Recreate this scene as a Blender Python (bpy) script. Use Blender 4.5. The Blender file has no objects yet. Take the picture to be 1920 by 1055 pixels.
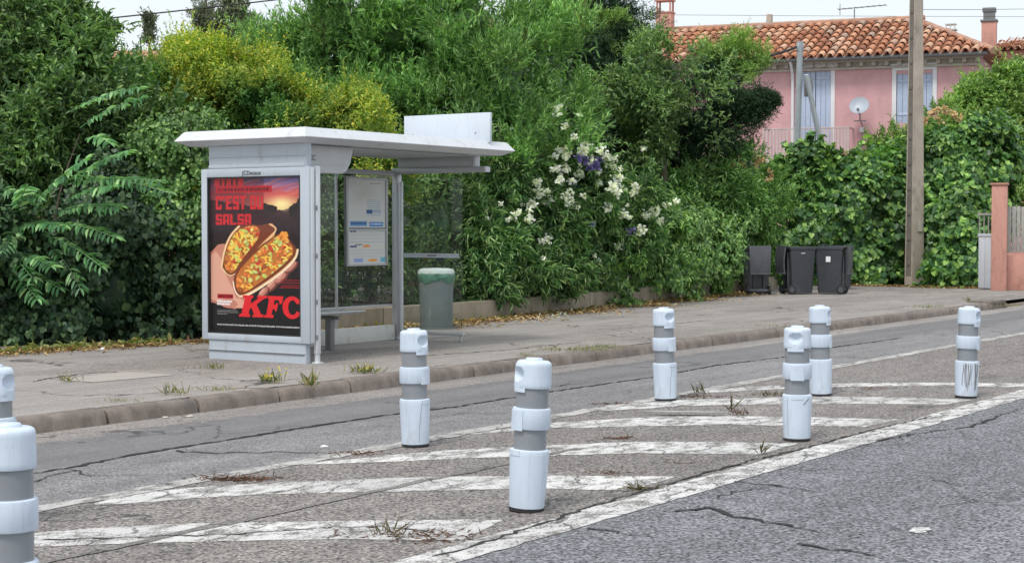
import bpy, bmesh, math, random
import numpy as np
from mathutils import Vector, Matrix

# ------------------------------------------------------------------ camera, world, sun, exposure
C = bpy.context.scene
FPX, CX, CY, HCAM = 3100.0, 960.0, 527.5, 1.52
PITCH = math.atan((CY-430.0)/FPX)
cam = bpy.data.cameras.new('camera'); camo = bpy.data.objects.new('camera', cam)
C.collection.objects.link(camo); C.camera = camo
cam.sensor_width = 36; cam.lens = FPX/1920*36; cam.clip_end = 3000; cam.clip_start = .1
camo.location = (0, 0, HCAM); camo.rotation_euler = (math.pi/2-PITCH, 0, 0)

SUN_EL, SUN_AZ = math.radians(58), math.radians(207)      # azimuth clockwise from +Y (behind the camera, a little left)
w = bpy.data.worlds.new('World'); C.world = w; w.use_nodes = True
nt = w.node_tree; N = nt.nodes; Lk = nt.links
bg = N['Background']
sky = N.new('ShaderNodeTexSky'); sky.sky_type = 'NISHITA'; sky.sun_disc = False
sky.sun_elevation = SUN_EL; sky.sun_rotation = SUN_AZ; sky.dust_density = 3; sky.air_density = 1
tc = N.new('ShaderNodeTexCoord'); sp = N.new('ShaderNodeSeparateXYZ'); Lk.new(tc.outputs['Generated'], sp.inputs[0])
ramp = N.new('ShaderNodeValToRGB'); Lk.new(sp.outputs['Z'], ramp.inputs[0])
ramp.color_ramp.elements[0].position = 0.0; ramp.color_ramp.elements[0].color = (10.6/20, 11/20, 11.3/20, 1)
ramp.color_ramp.elements[1].position = 0.9; ramp.color_ramp.elements[1].color = (11.4/20, 11.8/20, 12.4/20, 1)
e = ramp.color_ramp.elements.new(.13); e.color = (10.2/20, 10.9/20, 11.5/20, 1)
e = ramp.color_ramp.elements.new(.35); e.color = (10.4/20, 11/20, 11.8/20, 1)
sc_ = N.new('ShaderNodeVectorMath'); sc_.operation = 'SCALE'; sc_.inputs['Scale'].default_value = 20
Lk.new(ramp.outputs[0], sc_.inputs[0])
mix = N.new('ShaderNodeMix'); mix.data_type = 'RGBA'; mix.inputs['Factor'].default_value = .85      # thin bright overcast
Lk.new(sky.outputs[0], mix.inputs['A']); Lk.new(sc_.outputs[0], mix.inputs['B'])
Lk.new(mix.outputs['Result'], bg.inputs[0]); bg.inputs[1].default_value = .1

sun = bpy.data.lights.new('sun', 'SUN'); suno = bpy.data.objects.new('sun', sun); C.collection.objects.link(suno)
sun.energy = 2.3; sun.angle = math.radians(15); sun.color = (1, .955, .89)
sd = Vector((math.sin(SUN_AZ)*math.cos(SUN_EL), math.cos(SUN_AZ)*math.cos(SUN_EL), math.sin(SUN_EL)))
suno.rotation_euler = sd.to_track_quat('Z', 'Y').to_euler()
C.view_settings.view_transform = 'Standard'; C.view_settings.look = 'None'
C.view_settings.exposure = 0.0; C.view_settings.gamma = 1
C.cycles.max_bounces = 6; C.cycles.transparent_max_bounces = 12

# ------------------------------------------------------------------ measuring helpers
TH = math.radians(33.5)                       # the road's bearing
ROADROT = math.pi/2-TH; SHELROT = -TH
KH = .12                                      # kerb height
def ray(px, py):
    x, y = (px-CX)/FPX, -(py-CY)/FPX
    return Vector((x, math.cos(PITCH)+y*math.sin(PITCH), y*math.cos(PITCH)-math.sin(PITCH)))
def G(px, py, z=0.0):                         # where the sight line meets the level z
    d = ray(px, py); k = (z-HCAM)/d.z
    return Vector((d.x*k, d.y*k, z))
def P(px, py, D):                             # point at distance D along +Y
    d = ray(px, py); k = D/d.y
    return Vector((d.x*k, D, HCAM+d.z*k))
def st(v):                                    # world -> road frame
    return (v.x*math.sin(TH)+v.y*math.cos(TH), -v.x*math.cos(TH)+v.y*math.sin(TH))
def rw(s, t, z=0.0):                          # road frame -> world
    return Vector((s*math.sin(TH)-t*math.cos(TH), s*math.cos(TH)+t*math.sin(TH), z))

# ------------------------------------------------------------------ object helpers
def tag(o, label=None, cat=None, group=None, kind=None):
    if label: o['label'] = label
    if cat: o['category'] = cat
    if group: o['group'] = group
    if kind: o['kind'] = kind
    return o
def empty(name, loc=(0, 0, 0), rz=0.0, label=None, cat=None, group=None):
    o = bpy.data.objects.new(name, None); C.collection.objects.link(o)
    o.location = loc; o.rotation_euler = (0, 0, rz); o.empty_display_size = .2
    return tag(o, label, cat, group)
def link(name, me, mat=None, parent=None, smooth=None):
    o = bpy.data.objects.new(name, me); C.collection.objects.link(o)
    if mat is not None:
        for m in (mat if isinstance(mat, (list, tuple)) else [mat]): me.materials.append(m)
    if parent: o.parent = parent
    if smooth is not None:
        me.shade_smooth() if smooth is True else me.shade_auto_smooth(smooth) if hasattr(me, 'shade_auto_smooth') else None
    return o
class MB:
    """collects shapes, then links them as one mesh"""
    def __init__(s): s.bm = bmesh.new()
    def box(s, x0, x1, y0, y1, z0, z1, bev=0.0, mi=0, M=None):
        b = bmesh.new(); bmesh.ops.create_cube(b, size=1)
        for v in b.verts: v.co = Vector((x0+(v.co.x+.5)*(x1-x0), y0+(v.co.y+.5)*(y1-y0), z0+(v.co.z+.5)*(z1-z0)))
        if bev: bmesh.ops.bevel(b, geom=b.edges[:], offset=bev, segments=2, affect='EDGES', profile=.5)
        return s.merge(b, mi, M)
    def merge(s, b, mi=0, M=None):
        if M is not None: bmesh.ops.transform(b, matrix=M, verts=b.verts)
        for f in b.faces: f.material_index = mi
        me = bpy.data.meshes.new('tmp'); b.to_mesh(me); b.free(); s.bm.from_mesh(me)
        bpy.data.meshes.remove(me); return s
    def lathe(s, prof, seg=32, mi=0, M=None, cap=True):
        b = bmesh.new(); rings = []
        for r, z in prof:
            rings.append([b.verts.new((r*math.cos(2*math.pi*k/seg), r*math.sin(2*math.pi*k/seg), z)) for k in range(seg)])
        for a, c in zip(rings, rings[1:]):
            for k in range(seg): b.faces.new((a[k], a[(k+1) % seg], c[(k+1) % seg], c[k]))
        if cap:
            b.faces.new(rings[0][::-1]); b.faces.new(rings[-1])
        return s.merge(b, mi, M)
    def tube(s, pts, r, seg=8, mi=0):
        pts = [Vector(p) for p in pts]; n = len(pts)
        rs = r if isinstance(r, (list, tuple)) else [r]*n
        b = bmesh.new(); rings = []
        for i, p in enumerate(pts):
            d = (pts[min(i+1, n-1)]-pts[max(i-1, 0)]).normalized()
            a = d.orthogonal().normalized() if i == 0 else (prev-d*prev.dot(d)).normalized()
            prev = a; c = d.cross(a)
            rings.append([b.verts.new(p+(a*math.cos(2*math.pi*k/seg)+c*math.sin(2*math.pi*k/seg))*rs[i]) for k in range(seg)])
        for a, c in zip(rings, rings[1:]):
            for k in range(seg): b.faces.new((a[k], a[(k+1) % seg], c[(k+1) % seg], c[k]))
        b.faces.new(rings[0][::-1]); b.faces.new(rings[-1])
        return s.merge(b, mi)
    def prism(s, poly, z0, z1, mi=0, M=None, bev=0):
        b = bmesh.new(); vs = [b.verts.new((x, y, z0)) for x, y in poly]; f = b.faces.new(vs)
        r = bmesh.ops.extrude_face_region(b, geom=[f])
        for v in r['geom']:
            if isinstance(v, bmesh.types.BMVert): v.co.z = z1
        bmesh.ops.recalc_face_normals(b, faces=b.faces)
        if bev: bmesh.ops.bevel(b, geom=b.edges[:], offset=bev, segments=2, affect='EDGES')
        return s.merge(b, mi, M)
    def loft(s, rings, mi=0, cap=True):
        b = bmesh.new(); R = [[b.verts.new(p) for p in r] for r in rings]; n = len(R[0])
        for a, c in zip(R, R[1:]):
            for k in range(n): b.faces.new((a[k], a[(k+1) % n], c[(k+1) % n], c[k]))
        if cap: b.faces.new(R[0][::-1]); b.faces.new(R[-1])
        bmesh.ops.recalc_face_normals(b, faces=b.faces)
        return s.merge(b, mi)
    def face(s, pts, mi=0):
        f = s.bm.faces.new([s.bm.verts.new(p) for p in pts]); f.material_index = mi; return s
    def build(s, name, mat, parent=None, smooth=.6):
        me = bpy.data.meshes.new(name); s.bm.to_mesh(me); s.bm.free()
        if smooth:
            me.polygons.foreach_set('use_smooth', [True]*len(me.polygons))
        o = link(name, me, mat, parent)
        if smooth:
            try: me.set_sharp_from_angle(angle=smooth)
            except Exception: pass
        return o
RX = lambda a: Matrix.Rotation(a, 4, 'X')
RY = lambda a: Matrix.Rotation(a, 4, 'Y')
RZ = lambda a: Matrix.Rotation(a, 4, 'Z')
T = lambda *a: Matrix.Translation(a)

# ------------------------------------------------------------------ materials
class NG:
    def __init__(s, name):
        s.m = bpy.data.materials.new(name); s.m.use_nodes = True
        s.t = s.m.node_tree; s.b = s.t.nodes['Principled BSDF']; s.out = s.t.nodes['Material Output']
        s.co = None
    def n(s, typ, **k):
        o = s.t.nodes.new('ShaderNode'+typ)
        for a, v in k.items(): setattr(o, a, v)
        return o
    def l(s, a, b): s.t.links.new(a, b)
    def coord(s, scale=(1, 1, 1), kind='Object'):
        tc = s.n('TexCoord'); mp = s.n('Mapping'); mp.inputs['Scale'].default_value = scale
        s.l(tc.outputs[kind], mp.inputs[0]); return mp.outputs[0]
    def noise(s, scale, detail=3, rough=.55, vec=None, sc=(1, 1, 1), dist=0):
        o = s.n('TexNoise'); o.inputs['Scale'].default_value = scale; o.inputs['Detail'].default_value = detail
        o.inputs['Roughness'].default_value = rough; o.inputs['Distortion'].default_value = dist
        s.l(vec if vec is not None else s.coord(sc), o.inputs['Vector']); return o.outputs['Fac']
    def ramp(s, fac, stops, interp='LINEAR'):
        r = s.n('ValToRGB'); r.color_ramp.interpolation = interp; el = r.color_ramp.elements
        el[0].position, el[0].color = stops[0][0], col4(stops[0][1]); el[1].position, el[1].color = stops[-1][0], col4(stops[-1][1])
        for p, c in stops[1:-1]: el.new(p).color = col4(c)
        s.l(fac, r.inputs[0]); return r.outputs[0]
    def mix(s, fac, a, b, mode='MIX'):
        m = s.n('Mix', data_type='RGBA', blend_type=mode)
        for k, v in (('Factor', fac), ('A', a), ('B', b)):
            if isinstance(v, (int, float)): m.inputs[k].default_value = v if k == 'Factor' else (v, v, v, 1)
            elif isinstance(v, tuple): m.inputs[k].default_value = col4(v)
            else: s.l(v, m.inputs[k])
        return m.outputs['Result']
    def math(s, op, a, b=0.0, clamp=False):
        m = s.n('Math', operation=op, use_clamp=clamp)
        for i, v in enumerate((a, b)):
            if isinstance(v, (int, float)): m.inputs[i].default_value = v
            else: s.l(v, m.inputs[i])
        return m.outputs[0]
    def bump(s, h, strength=.3, dist=.01):
        b = s.n('Bump'); b.inputs['Strength'].default_value = strength; b.inputs['Distance'].default_value = dist
        s.l(h, b.inputs['Height']); s.l(b.outputs[0], s.b.inputs['Normal']); return b.outputs[0]
    def set(s, **k):
        for a, v in k.items():
            i = s.b.inputs[a.replace('_', ' ')]
            if isinstance(v, (int, float)): i.default_value = v
            elif isinstance(v, tuple): i.default_value = col4(v)
            else: s.l(v, i)
        return s.m
def col4(c):
    if isinstance(c, (int, float)): return (c, c, c, 1)
    return (c[0], c[1], c[2], 1)
def srgb(r, g, b):
    f = lambda c: ((c/255+.055)/1.055)**2.4 if c > 10 else c/255/12.92
    return (f(r), f(g), f(b))
def scl(c, k): return tuple(min(1, x*k) for x in c)

def plain(name, col, rough=.5, metal=0.0, var=.12, scale=4, dirt=None, bump=0, bscale=60, spec=.5, streak=0):
    g = NG(name); n = g.noise(scale, 5, .6)
    c = g.ramp(n, [(.25, scl(col, 1-var)), (.75, scl(col, 1+var))])
    if dirt:
        dcol, amount, dscale = dirt
        d = g.ramp(g.noise(dscale, 8, .7, sc=(1, 1, .5)), [(.62-amount*.4, 0), (.72, 1)])
        c = g.mix(g.math('MULTIPLY', d, .8), c, dcol)
    if streak:
        k = g.ramp(g.noise(1.0, 7, .75, g.coord((26, 26, 2.2))), [(.52, 0), (.78, streak)])
        c = g.mix(k, c, tuple(x*.38+.02 for x in col))
        sp_k = g.ramp(g.noise(55, 3, .6), [(.68, 0), (.76, streak*.9)])
        c = g.mix(sp_k, c, (.16, .15, .13))
    if bump: g.bump(g.noise(bscale, 4), bump, .01)
    return g.set(Base_Color=c, Roughness=g.ramp(g.noise(scale*2, 3), [(.3, rough*.8), (.7, min(1, rough*1.15))]), Metallic=metal, Specular_IOR_Level=spec)

LK = (2.7, 2.05, 2.3)
def leafmat(name, cols, rough=.45, transl=.25, nscale=.9, patch=None, spec=.4):
    g = NG(name); geo = g.n('NewGeometry')
    if name.split()[-1] not in ('petals', 'blossoms', 'needles') and name != 'dry leaves': cols = [(c[0]*LK[0], c[1]*LK[1], c[2]*LK[2]) for c in cols]
    n = len(cols)
    c = g.ramp(geo.outputs['Random Per Island'], [(i/(n-1), cols[i]) for i in range(n)])
    v = g.ramp(g.noise(nscale, 4, .6), [(.32, .6), (.68, 1.35)])
    c = g.mix(1.0, c, v, 'MULTIPLY')
    if patch:
        pc, lo, hi, ps = patch
        f = g.ramp(g.noise(ps, 2), [(lo, 0), (hi, 1)])
        c = g.mix(f, c, pc)
    g.set(Base_Color=c, Roughness=rough, Specular_IOR_Level=spec)
    tr = g.n('BsdfTranslucent'); g.l(g.mix(1.0, c, (1.5, 1.6, .7), 'MULTIPLY'), tr.inputs[0])
    ms = g.n('MixShader'); ms.inputs[0].default_value = transl
    g.l(g.b.outputs[0], ms.inputs[1]); g.l(tr.outputs[0], ms.inputs[2]); g.l(ms.outputs[0], g.out.inputs[0])
    return g.m

def glassmat(name, tint=(.93, .96, .95), refl=1.0, dust=.12):
    g = NG(name); tr = g.n('BsdfTransparent'); tr.inputs[0].default_value = col4(tint)
    gl = g.n('BsdfGlossy'); gl.inputs['Roughness'].default_value = .03
    lw_ = g.n('LayerWeight'); lw_.inputs['Blend'].default_value = .5
    fr = g.math('ADD', g.math('MULTIPLY', g.math('POWER', lw_.outputs['Facing'], 4.0), .8), .04)
    ms = g.n('MixShader')
    # smears and dust on the pane
    df = g.n('BsdfDiffuse'); df.inputs[0].default_value = (.7, .72, .72, 1)
    sm = g.ramp(g.noise(1.6, 2, .5), [(.45, dust*.1), (.8, dust)])
    m2 = g.n('MixShader')
    g.l(g.math('MULTIPLY', fr, refl), ms.inputs[0]); g.l(tr.outputs[0], ms.inputs[1]); g.l(gl.outputs[0], ms.inputs[2])
    g.l(sm, m2.inputs[0]); g.l(ms.outputs[0], m2.inputs[1]); g.l(df.outputs[0], m2.inputs[2]); g.l(m2.outputs[0], g.out.inputs[0])
    return g.m

def attrmat(name, rough=.4):
    g = NG(name); a = g.n('VertexColor'); a.layer_name = 'print'
    return g.set(Base_Color=a.outputs[0], Roughness=rough, Specular_IOR_Level=.3)

def asphalt_nodes(g, dark, light, blotch=.25, spk=110, contrast=1.0):
    vec = g.coord()
    v = g.n('TexVoronoi'); v.inputs['Scale'].default_value = spk; g.l(vec, v.inputs['Vector'])
    fine = g.ramp(g.noise(spk*.9, 2, .7, vec), [(.36, 0), (.64, 1)])
    sepc = g.n('SeparateColor'); g.l(v.outputs['Color'], sepc.inputs[0])
    f = g.mix(.5, fine, sepc.outputs[0])
    c = g.ramp(f, [(.12, dark), (.55, tuple((a+b)/2 for a, b in zip(dark, light))), (.92, light)])
    big = g.ramp(g.noise(.7, 6, .65, g.coord((.35, 1, 1))), [(.3, 1-blotch), (.7, 1+blotch)])
    mid = g.ramp(g.noise(6, 5, .7, g.coord((.5, 1, 1))), [(.3, .88), (.7, 1.1)])
    c = g.mix(1.0, c, big, 'MULTIPLY'); c = g.mix(1.0, c, mid, 'MULTIPLY')
    return c, f
def cracknet(g, scale, w0, w1, vec=None):
    vec = vec if vec is not None else g.coord((.7, 1, 1))
    wob = g.n('TexNoise'); wob.inputs['Scale'].default_value = scale*1.6; wob.inputs['Detail'].default_value = 5; g.l(vec, wob.inputs['Vector'])
    ad = g.n('VectorMath', operation='ADD'); sc = g.n('VectorMath', operation='SCALE'); sc.inputs['Scale'].default_value = .9/scale
    g.l(wob.outputs['Color'], sc.inputs[0]); g.l(vec, ad.inputs[0]); g.l(sc.outputs[0], ad.inputs[1])
    v = g.n('TexVoronoi', feature='DISTANCE_TO_EDGE'); v.inputs['Scale'].default_value = scale; g.l(ad.outputs[0], v.inputs['Vector'])
    return g.ramp(v.outputs['Distance'], [(w0, 1), (w1, 0)])

def road_material():
    g = NG('road asphalt')
    tcn = g.n('TexCoord'); sep = g.n('SeparateXYZ'); g.l(tcn.outputs['Object'], sep.inputs[0])
    wob = g.math('MULTIPLY', g.math('SUBTRACT', g.noise(1.3, 4), .5), .18)
    t = g.math('ADD', sep.outputs['Y'], wob)
    main, f1 = asphalt_nodes(g, (.016, .017, .02), (.335, .34, .365), .2, 55)
    hat, f2 = asphalt_nodes(g, (.02, .018, .017), (.40, .365, .34), .22, 58)
    lane, f3 = asphalt_nodes(g, (.07, .068, .07), (.36, .355, .355), .16, 75)
    smooth, f4 = asphalt_nodes(g, (.125, .123, .127), (.21, .207, .212), .12, 60)
    gut, f5 = asphalt_nodes(g, (.14, .128, .118), (.40, .37, .345), .25, 60)
    def step(a, b): return g.math('DIVIDE', g.math('SUBTRACT', t, a), b-a, clamp=True)
    c = g.mix(step(4.42, 4.48), main, hat)
    c = g.mix(step(7.0, 7.12), c, lane)
    c = g.mix(step(8.2, 8.3), c, smooth)
    gt = g.math('ADD', t, g.math('MULTIPLY', g.math('SUBTRACT', g.noise(5, 6, .7), .5), .45))
    c = g.mix(g.math('DIVIDE', g.math('SUBTRACT', gt, 9.22), .06, clamp=True), c, gut)
    # oil and tyre streaks, hairline cracks
    st_ = g.ramp(g.noise(2.2, 5, .6, g.coord((.06, 1, 1))), [(.35, .84), (.65, 1.1)])
    c = g.mix(1.0, c, st_, 'MULTIPLY')
    cr = g.math('MULTIPLY', cracknet(g, .8, .004, .013), g.ramp(g.noise(.6, 2), [(.45, 0), (.6, .75)]))
    c = g.mix(cr, c, (.02, .02, .02))
    stain = g.ramp(g.noise(1.6, 7, .7, g.coord((.4, 1, 1))), [(.58, 0), (.72, .45)])
    c = g.mix(stain, c, (.035, .033, .033))
    g.bump(f1, .5, .01)
    return g.set(Base_Color=c, Roughness=g.ramp(f1, [(.2, .9), (.8, .6)]), Specular_IOR_Level=.5)

def paint_material(name, wear=.5, col=(.66, .66, .64)):
    g = NG(name); a, f = asphalt_nodes(g, (.06, .055, .052), (.30, .28, .265), .2, 95)
    n = g.noise(7, 8, .75, g.coord((.6, 1, 1))); n2 = g.noise(70, 3, .7)
    s = g.math('ADD', g.math('MULTIPLY', n, .7), g.math('MULTIPLY', n2, .42))
    m = g.ramp(s, [(.38+wear*.22, 0), (.46+wear*.22, 1)])
    big = g.ramp(g.noise(1.1, 3), [(.3, .72), (.7, 1.05)])
    p = g.mix(1.0, scl(col, 1), big, 'MULTIPLY')
    c = g.mix(m, a, p) if wear < 1.5 else a
    cr = g.math('MULTIPLY', cracknet(g, 2.2, .006, .022), .8)
    c = g.mix(cr, c, (.04, .038, .036))
    g.bump(f, .25, .006)
    return g.set(Base_Color=c, Roughness=.7)

def pavement_material():
    g = NG('pavement asphalt')
    c, f = asphalt_nodes(g, (.125, .113, .103), (.375, .347, .322), .16, 70)
    pt = g.ramp(g.noise(.45, 4, .6, g.coord((.5, 1, 1))), [(.48, 0), (.53, 1)])
    c = g.mix(g.math('MULTIPLY', pt, .45), c, (.33, .305, .285))
    st_ = g.ramp(g.noise(3.5, 6, .7, g.coord((.12, 1, 1))), [(.3, .8), (.62, 1.08)])
    c = g.mix(1.0, c, st_, 'MULTIPLY')
    cr = g.math('MULTIPLY', cracknet(g, .55, .004, .012), g.ramp(g.noise(.5, 2), [(.42, 0), (.55, .85)]))
    c = g.mix(cr, c, (.04, .035, .03))
    g.bump(f, .25, .006)
    return g.set(Base_Color=c, Roughness=.85)

M = {}
M['road'] = road_material(); M['pave'] = pavement_material()
M['paint'] = paint_material('worn white road paint', .56); M['paint_worn'] = paint_material('faded white road paint', .50, (.50, .49, .47))
M['crack'] = plain('crack tar', (.018, .017, .017), .9); M['seam'] = plain('dark asphalt seam', (.155, .148, .147), .85, var=.35, scale=14, bump=.5, bscale=120)
M['kerb'] = plain('kerb stone', (.215, .182, .158), .85, var=.32, scale=6, dirt=((.085, .072, .062), .55, 7), bump=.5, bscale=90)
M['wallc'] = plain('low garden wall render', (.31, .265, .20), .9, var=.3, scale=3, dirt=((.10, .09, .06), .75, 2.2), bump=.5)
M['soil'] = plain('soil', (.11, .085, .06), .95, var=.3, scale=6, bump=.6)
M['boll'] = plain('bluish white plastic', (.57, .655, .76), .4, var=.06, scale=4, dirt=((.40, .42, .44), .16, 5), streak=.38)
M['reflect'] = plain('grey reflective film', (.27, .29, .315), .32, metal=.2, var=.04, scale=2)
M['rubber'] = plain('black rubber', (.02, .02, .022), .7)
M['shel'] = plain('pale grey enamelled metal', (.45, .50, .56), .38, var=.04, scale=2, dirt=((.35, .35, .34), .12, 5), streak=.3)
M['shelw'] = plain('white enamelled metal', (.62, .65, .68), .35, var=.04, scale=2, dirt=((.42, .42, .40), .15, 4), streak=.3)
M['alu'] = plain('brushed grey aluminium', (.46, .475, .49), .4, metal=.3, var=.08, scale=6)
M['dkalu'] = plain('dark grey metal', (.17, .175, .18), .5, var=.1)
M['board'] = plain('white sign board', (.60, .66, .73), .45, var=.03, dirt=((.5, .5, .48), .05, 8), streak=.3)
M['plinth'] = plain('off white concrete plinth', (.56, .56, .53), .8, var=.1, dirt=((.25, .22, .17), .2, 6))
M['glass'] = glassmat('shelter glass', (.94, .96, .95), .7, .02); M['pglass'] = glassmat('poster cover glass', (.985, .985, .985), .3, .0)
M['print'] = attrmat('printed paper')
M['tgrey'] = plain('grey ribbed plastic', (.13, .16, .162), .5, var=.08, scale=5, dirt=((.3, .3, .28), .08, 9))
M['bagg'] = plain('green bin liner', (.07, .20, .13), .35, var=.4, scale=14, bump=.6, bscale=25)
M['bagw'] = plain('white lid', (.50, .56, .54), .5, var=.2)
M['bin'] = plain('charcoal plastic', (.042, .047, .056), .4, var=.2, scale=6, dirt=((.09, .09, .09), .1, 5))
M['binlid'] = plain('worn charcoal lid plastic', (.075, .08, .092), .42, var=.25, scale=6)
M['conc'] = plain('weathered concrete post', (.43, .375, .31), .85, var=.18, scale=3, dirt=((.20, .17, .14), .3, 5), bump=.3)
M['concd'] = plain('shade darkened post concrete', (.17, .15, .13), .9, var=.2, scale=4)  # darker concrete: shade of the web hollow put into the colour
M['steel'] = plain('galvanised steel', (.35, .39, .41), .5, metal=.35, var=.12, scale=5)
M['pink'] = plain('pink lime render', (.63, .365, .385), .9, var=.11, scale=2.2, dirt=((.50, .31, .30), .45, 3), bump=.3)
M['salmon'] = plain('salmon render', (.56, .29, .235), .9, var=.12, scale=3, dirt=((.30, .15, .12), .3, 6))
M['cornice'] = plain('cream stone cornice', (.48, .44, .39), .85, var=.12, scale=4)
M['white'] = plain('white painted surround', (.72, .72, .74), .7, var=.06)
M['shut'] = plain('pale blue wooden shutter', (.43, .51, .66), .65, var=.08, scale=7)
M['wood'] = plain('grey weathered wood', (.36, .35, .33), .85, var=.2, scale=12)
M['gatew'] = plain('pale grey gate paint', (.58, .61, .66), .6, var=.06)
M['bark'] = plain('bark', (.10, .075, .055), .95, var=.35, scale=12, bump=.8, bscale=30)
M['wire'] = plain('cable black', (.02, .02, .02), .6)
M['dish'] = plain('satellite dish grey', (.40, .45, .51), .45, var=.08)
M['paper'] = plain('white paper', (.75, .75, .76), .7)
def tile_mat():
    g = NG('terracotta canal tiles'); geo = g.n('NewGeometry')
    c = g.ramp(geo.outputs['Random Per Island'], [(0, (.27, .115, .07)), (.3, (.46, .19, .10)), (.6, (.58, .27, .15)), (.85, (.64, .40, .27)), (1, (.40, .30, .24))])
    d = g.ramp(g.noise(5, 6, .7), [(.5, 0), (.68, .75)])
    c = g.mix(d, c, (.20, .14, .10))
    return g.set(Base_Color=c, Roughness=.85)
M['tile'] = tile_mat()

# leaves
M['lf_laurel'] = leafmat('glossy dark evergreen leaves', [(.022, .060, .022), (.035, .095, .028), (.06, .145, .04), (.10, .20, .06)], .38, .2, 1.2)
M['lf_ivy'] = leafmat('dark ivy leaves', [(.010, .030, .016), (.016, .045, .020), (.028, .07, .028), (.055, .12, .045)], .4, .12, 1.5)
M['lf_ivy_l'] = leafmat('green climbing leaves', [(.025, .07, .022), (.04, .11, .03), (.07, .17, .045), (.13, .26, .07)], .4, .25, 1.2)
M['lf_yel'] = leafmat('yellow green leaves', [(.05, .12, .022), (.09, .18, .03), (.16, .26, .04), (.28, .32, .05)], .5, .3, 1.1, patch=((.10, .24, .06), .48, .6, .8))
M['lf_mid'] = leafmat('narrow green leaves', [(.035, .10, .028), (.055, .15, .042), (.09, .22, .06), (.15, .32, .10)], .42, .25, .8, patch=((.13, .13, .05), .64, .72, 1.6))
M['lf_cedar'] = leafmat('dark conifer needles', [(.016, .042, .022), (.026, .07, .032), (.042, .105, .042), (.07, .14, .055)], .6, .1, .8)
M['lf_ced_l'] = leafmat('light green conifer sprays', [(.05, .12, .03), (.08, .18, .04), (.14, .26, .06)], .6, .2, .8)  # lighter green leaf colour than the dark needles
M['lf_ole'] = leafmat('long oleander leaves', [(.020, .062, .022), (.034, .10, .034), (.065, .17, .052), (.16, .28, .12)], .38, .22, 1.3)
M['lf_vine'] = leafmat('broad vine leaves', [(.015, .052, .018), (.025, .08, .025), (.042, .12, .032), (.07, .175, .04), (.15, .30, .07)], .4, .28, .9)
M['lf_lite'] = leafmat('light green leaves', [(.035, .095, .026), (.06, .145, .038), (.10, .215, .055), (.17, .28, .08)], .45, .3, 1.0)
M['lf_soft'] = leafmat('soft mid green leaves', [(.028, .07, .028), (.045, .11, .038), (.08, .17, .055), (.13, .24, .085)], .42, .25, 1.0)
M['lf_ail'] = leafmat('fresh green leaflets', [(.025, .09, .035), (.045, .15, .055), (.085, .22, .08), (.16, .32, .14)], .36, .28, 3)
M['lf_cyp'] = leafmat('distant cypress', [(.04, .07, .04), (.06, .10, .05), (.09, .13, .07)], .7, .1, .8)
M['lf_weed'] = leafmat('weed leaves', [(.045, .085, .03), (.085, .13, .04), (.17, .18, .07)], .6, .3, 9)
M['lf_dry'] = leafmat('dry leaves', [(.16, .085, .05), (.30, .17, .07), (.44, .31, .13), (.54, .45, .26)], .8, .1, 5)
M['lf_needle'] = leafmat('rusty needles', [(.09, .05, .035), (.17, .085, .055), (.22, .13, .09)], .85, .1, 9)
M['fl_white'] = leafmat('white petals', [(.74, .76, .79), (.86, .87, .88), (.90, .91, .92)], .6, .35, 9)
M['fl_pur'] = leafmat('violet petals', [(.14, .11, .36), (.20, .15, .47), (.30, .24, .58)], .6, .25, 9)
M['fl_yel'] = leafmat('yellow petals', [(.60, .50, .06), (.70, .60, .10)], .6, .25, 9)
M['fl_org'] = leafmat('orange blossoms', [(.55, .34, .18), (.62, .44, .26), (.66, .54, .38)], .6, .25, 9)

# ------------------------------------------------------------------ foliage in numpy
def unit(a): return a/np.maximum(np.linalg.norm(a, axis=-1, keepdims=True), 1e-9)
def rdir(rng, n): return unit(rng.normal(size=(n, 3)))
LEAFSHAPE = {   # (along, across, lift) loops; two halves meeting on the midrib
    'thin': ([(0, 0, 0), (.45, .5, .10), (1, 0, 0), (.45, -.5, .10)], [(0, 1, 2), (0, 2, 3)]),
    'oval': ([(0, 0, 0), (.25, .42, .12), (.65, .42, .10), (1, 0, -.08), (.65, -.42, .10), (.25, -.42, .12)], [(0, 1, 2, 3), (0, 3, 4, 5)]),
    'heart': ([(.08, 0, 0), (-.06, .3, .06), (.28, .55, .10), (.72, .3, .0), (1, 0, -.12), (.72, -.3, .0), (.28, -.55, .10), (-.06, -.3, .06)], [(0, 1, 2, 3, 4), (0, 4, 5, 6, 7)]),
}
def leaf_arrays(P0, D, Nn, Ls, Ws, shape):
    prof, faces = LEAFSHAPE[shape]; k = len(prof); n = len(P0)
    D = unit(D); S = unit(np.cross(D, Nn)); U = np.cross(S, D)
    pr = np.array(prof)
    V = (P0[:, None, :] + D[:, None, :]*(pr[None, :, 0:1]*Ls[:, None, None]) + S[:, None, :]*(pr[None, :, 1:2]*Ws[:, None, None])
         + U[:, None, :]*(pr[None, :, 2:3]*Ls[:, None, None]))
    idx = []; sizes = []
    base = (np.arange(n)*k)[:, None]
    F = np.concatenate([np.array(f)[None, :]+base for f in faces], axis=1).reshape(-1)
    sz = np.tile([len(f) for f in faces], n)
    return V.reshape(-1, 3), F, sz
def mesh_np(name, V, F, sz):
    me = bpy.data.meshes.new(name); me.vertices.add(len(V)); me.vertices.foreach_set('co', np.asarray(V, np.float32).ravel())
    me.loops.add(len(F)); me.loops.foreach_set('vertex_index', np.asarray(F, np.int32))
    me.polygons.add(len(sz)); st_ = np.concatenate([[0], np.cumsum(sz)[:-1]])
    me.polygons.foreach_set('loop_start', st_.astype(np.int32)); me.update(calc_edges=True); me.validate()
    return me
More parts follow.
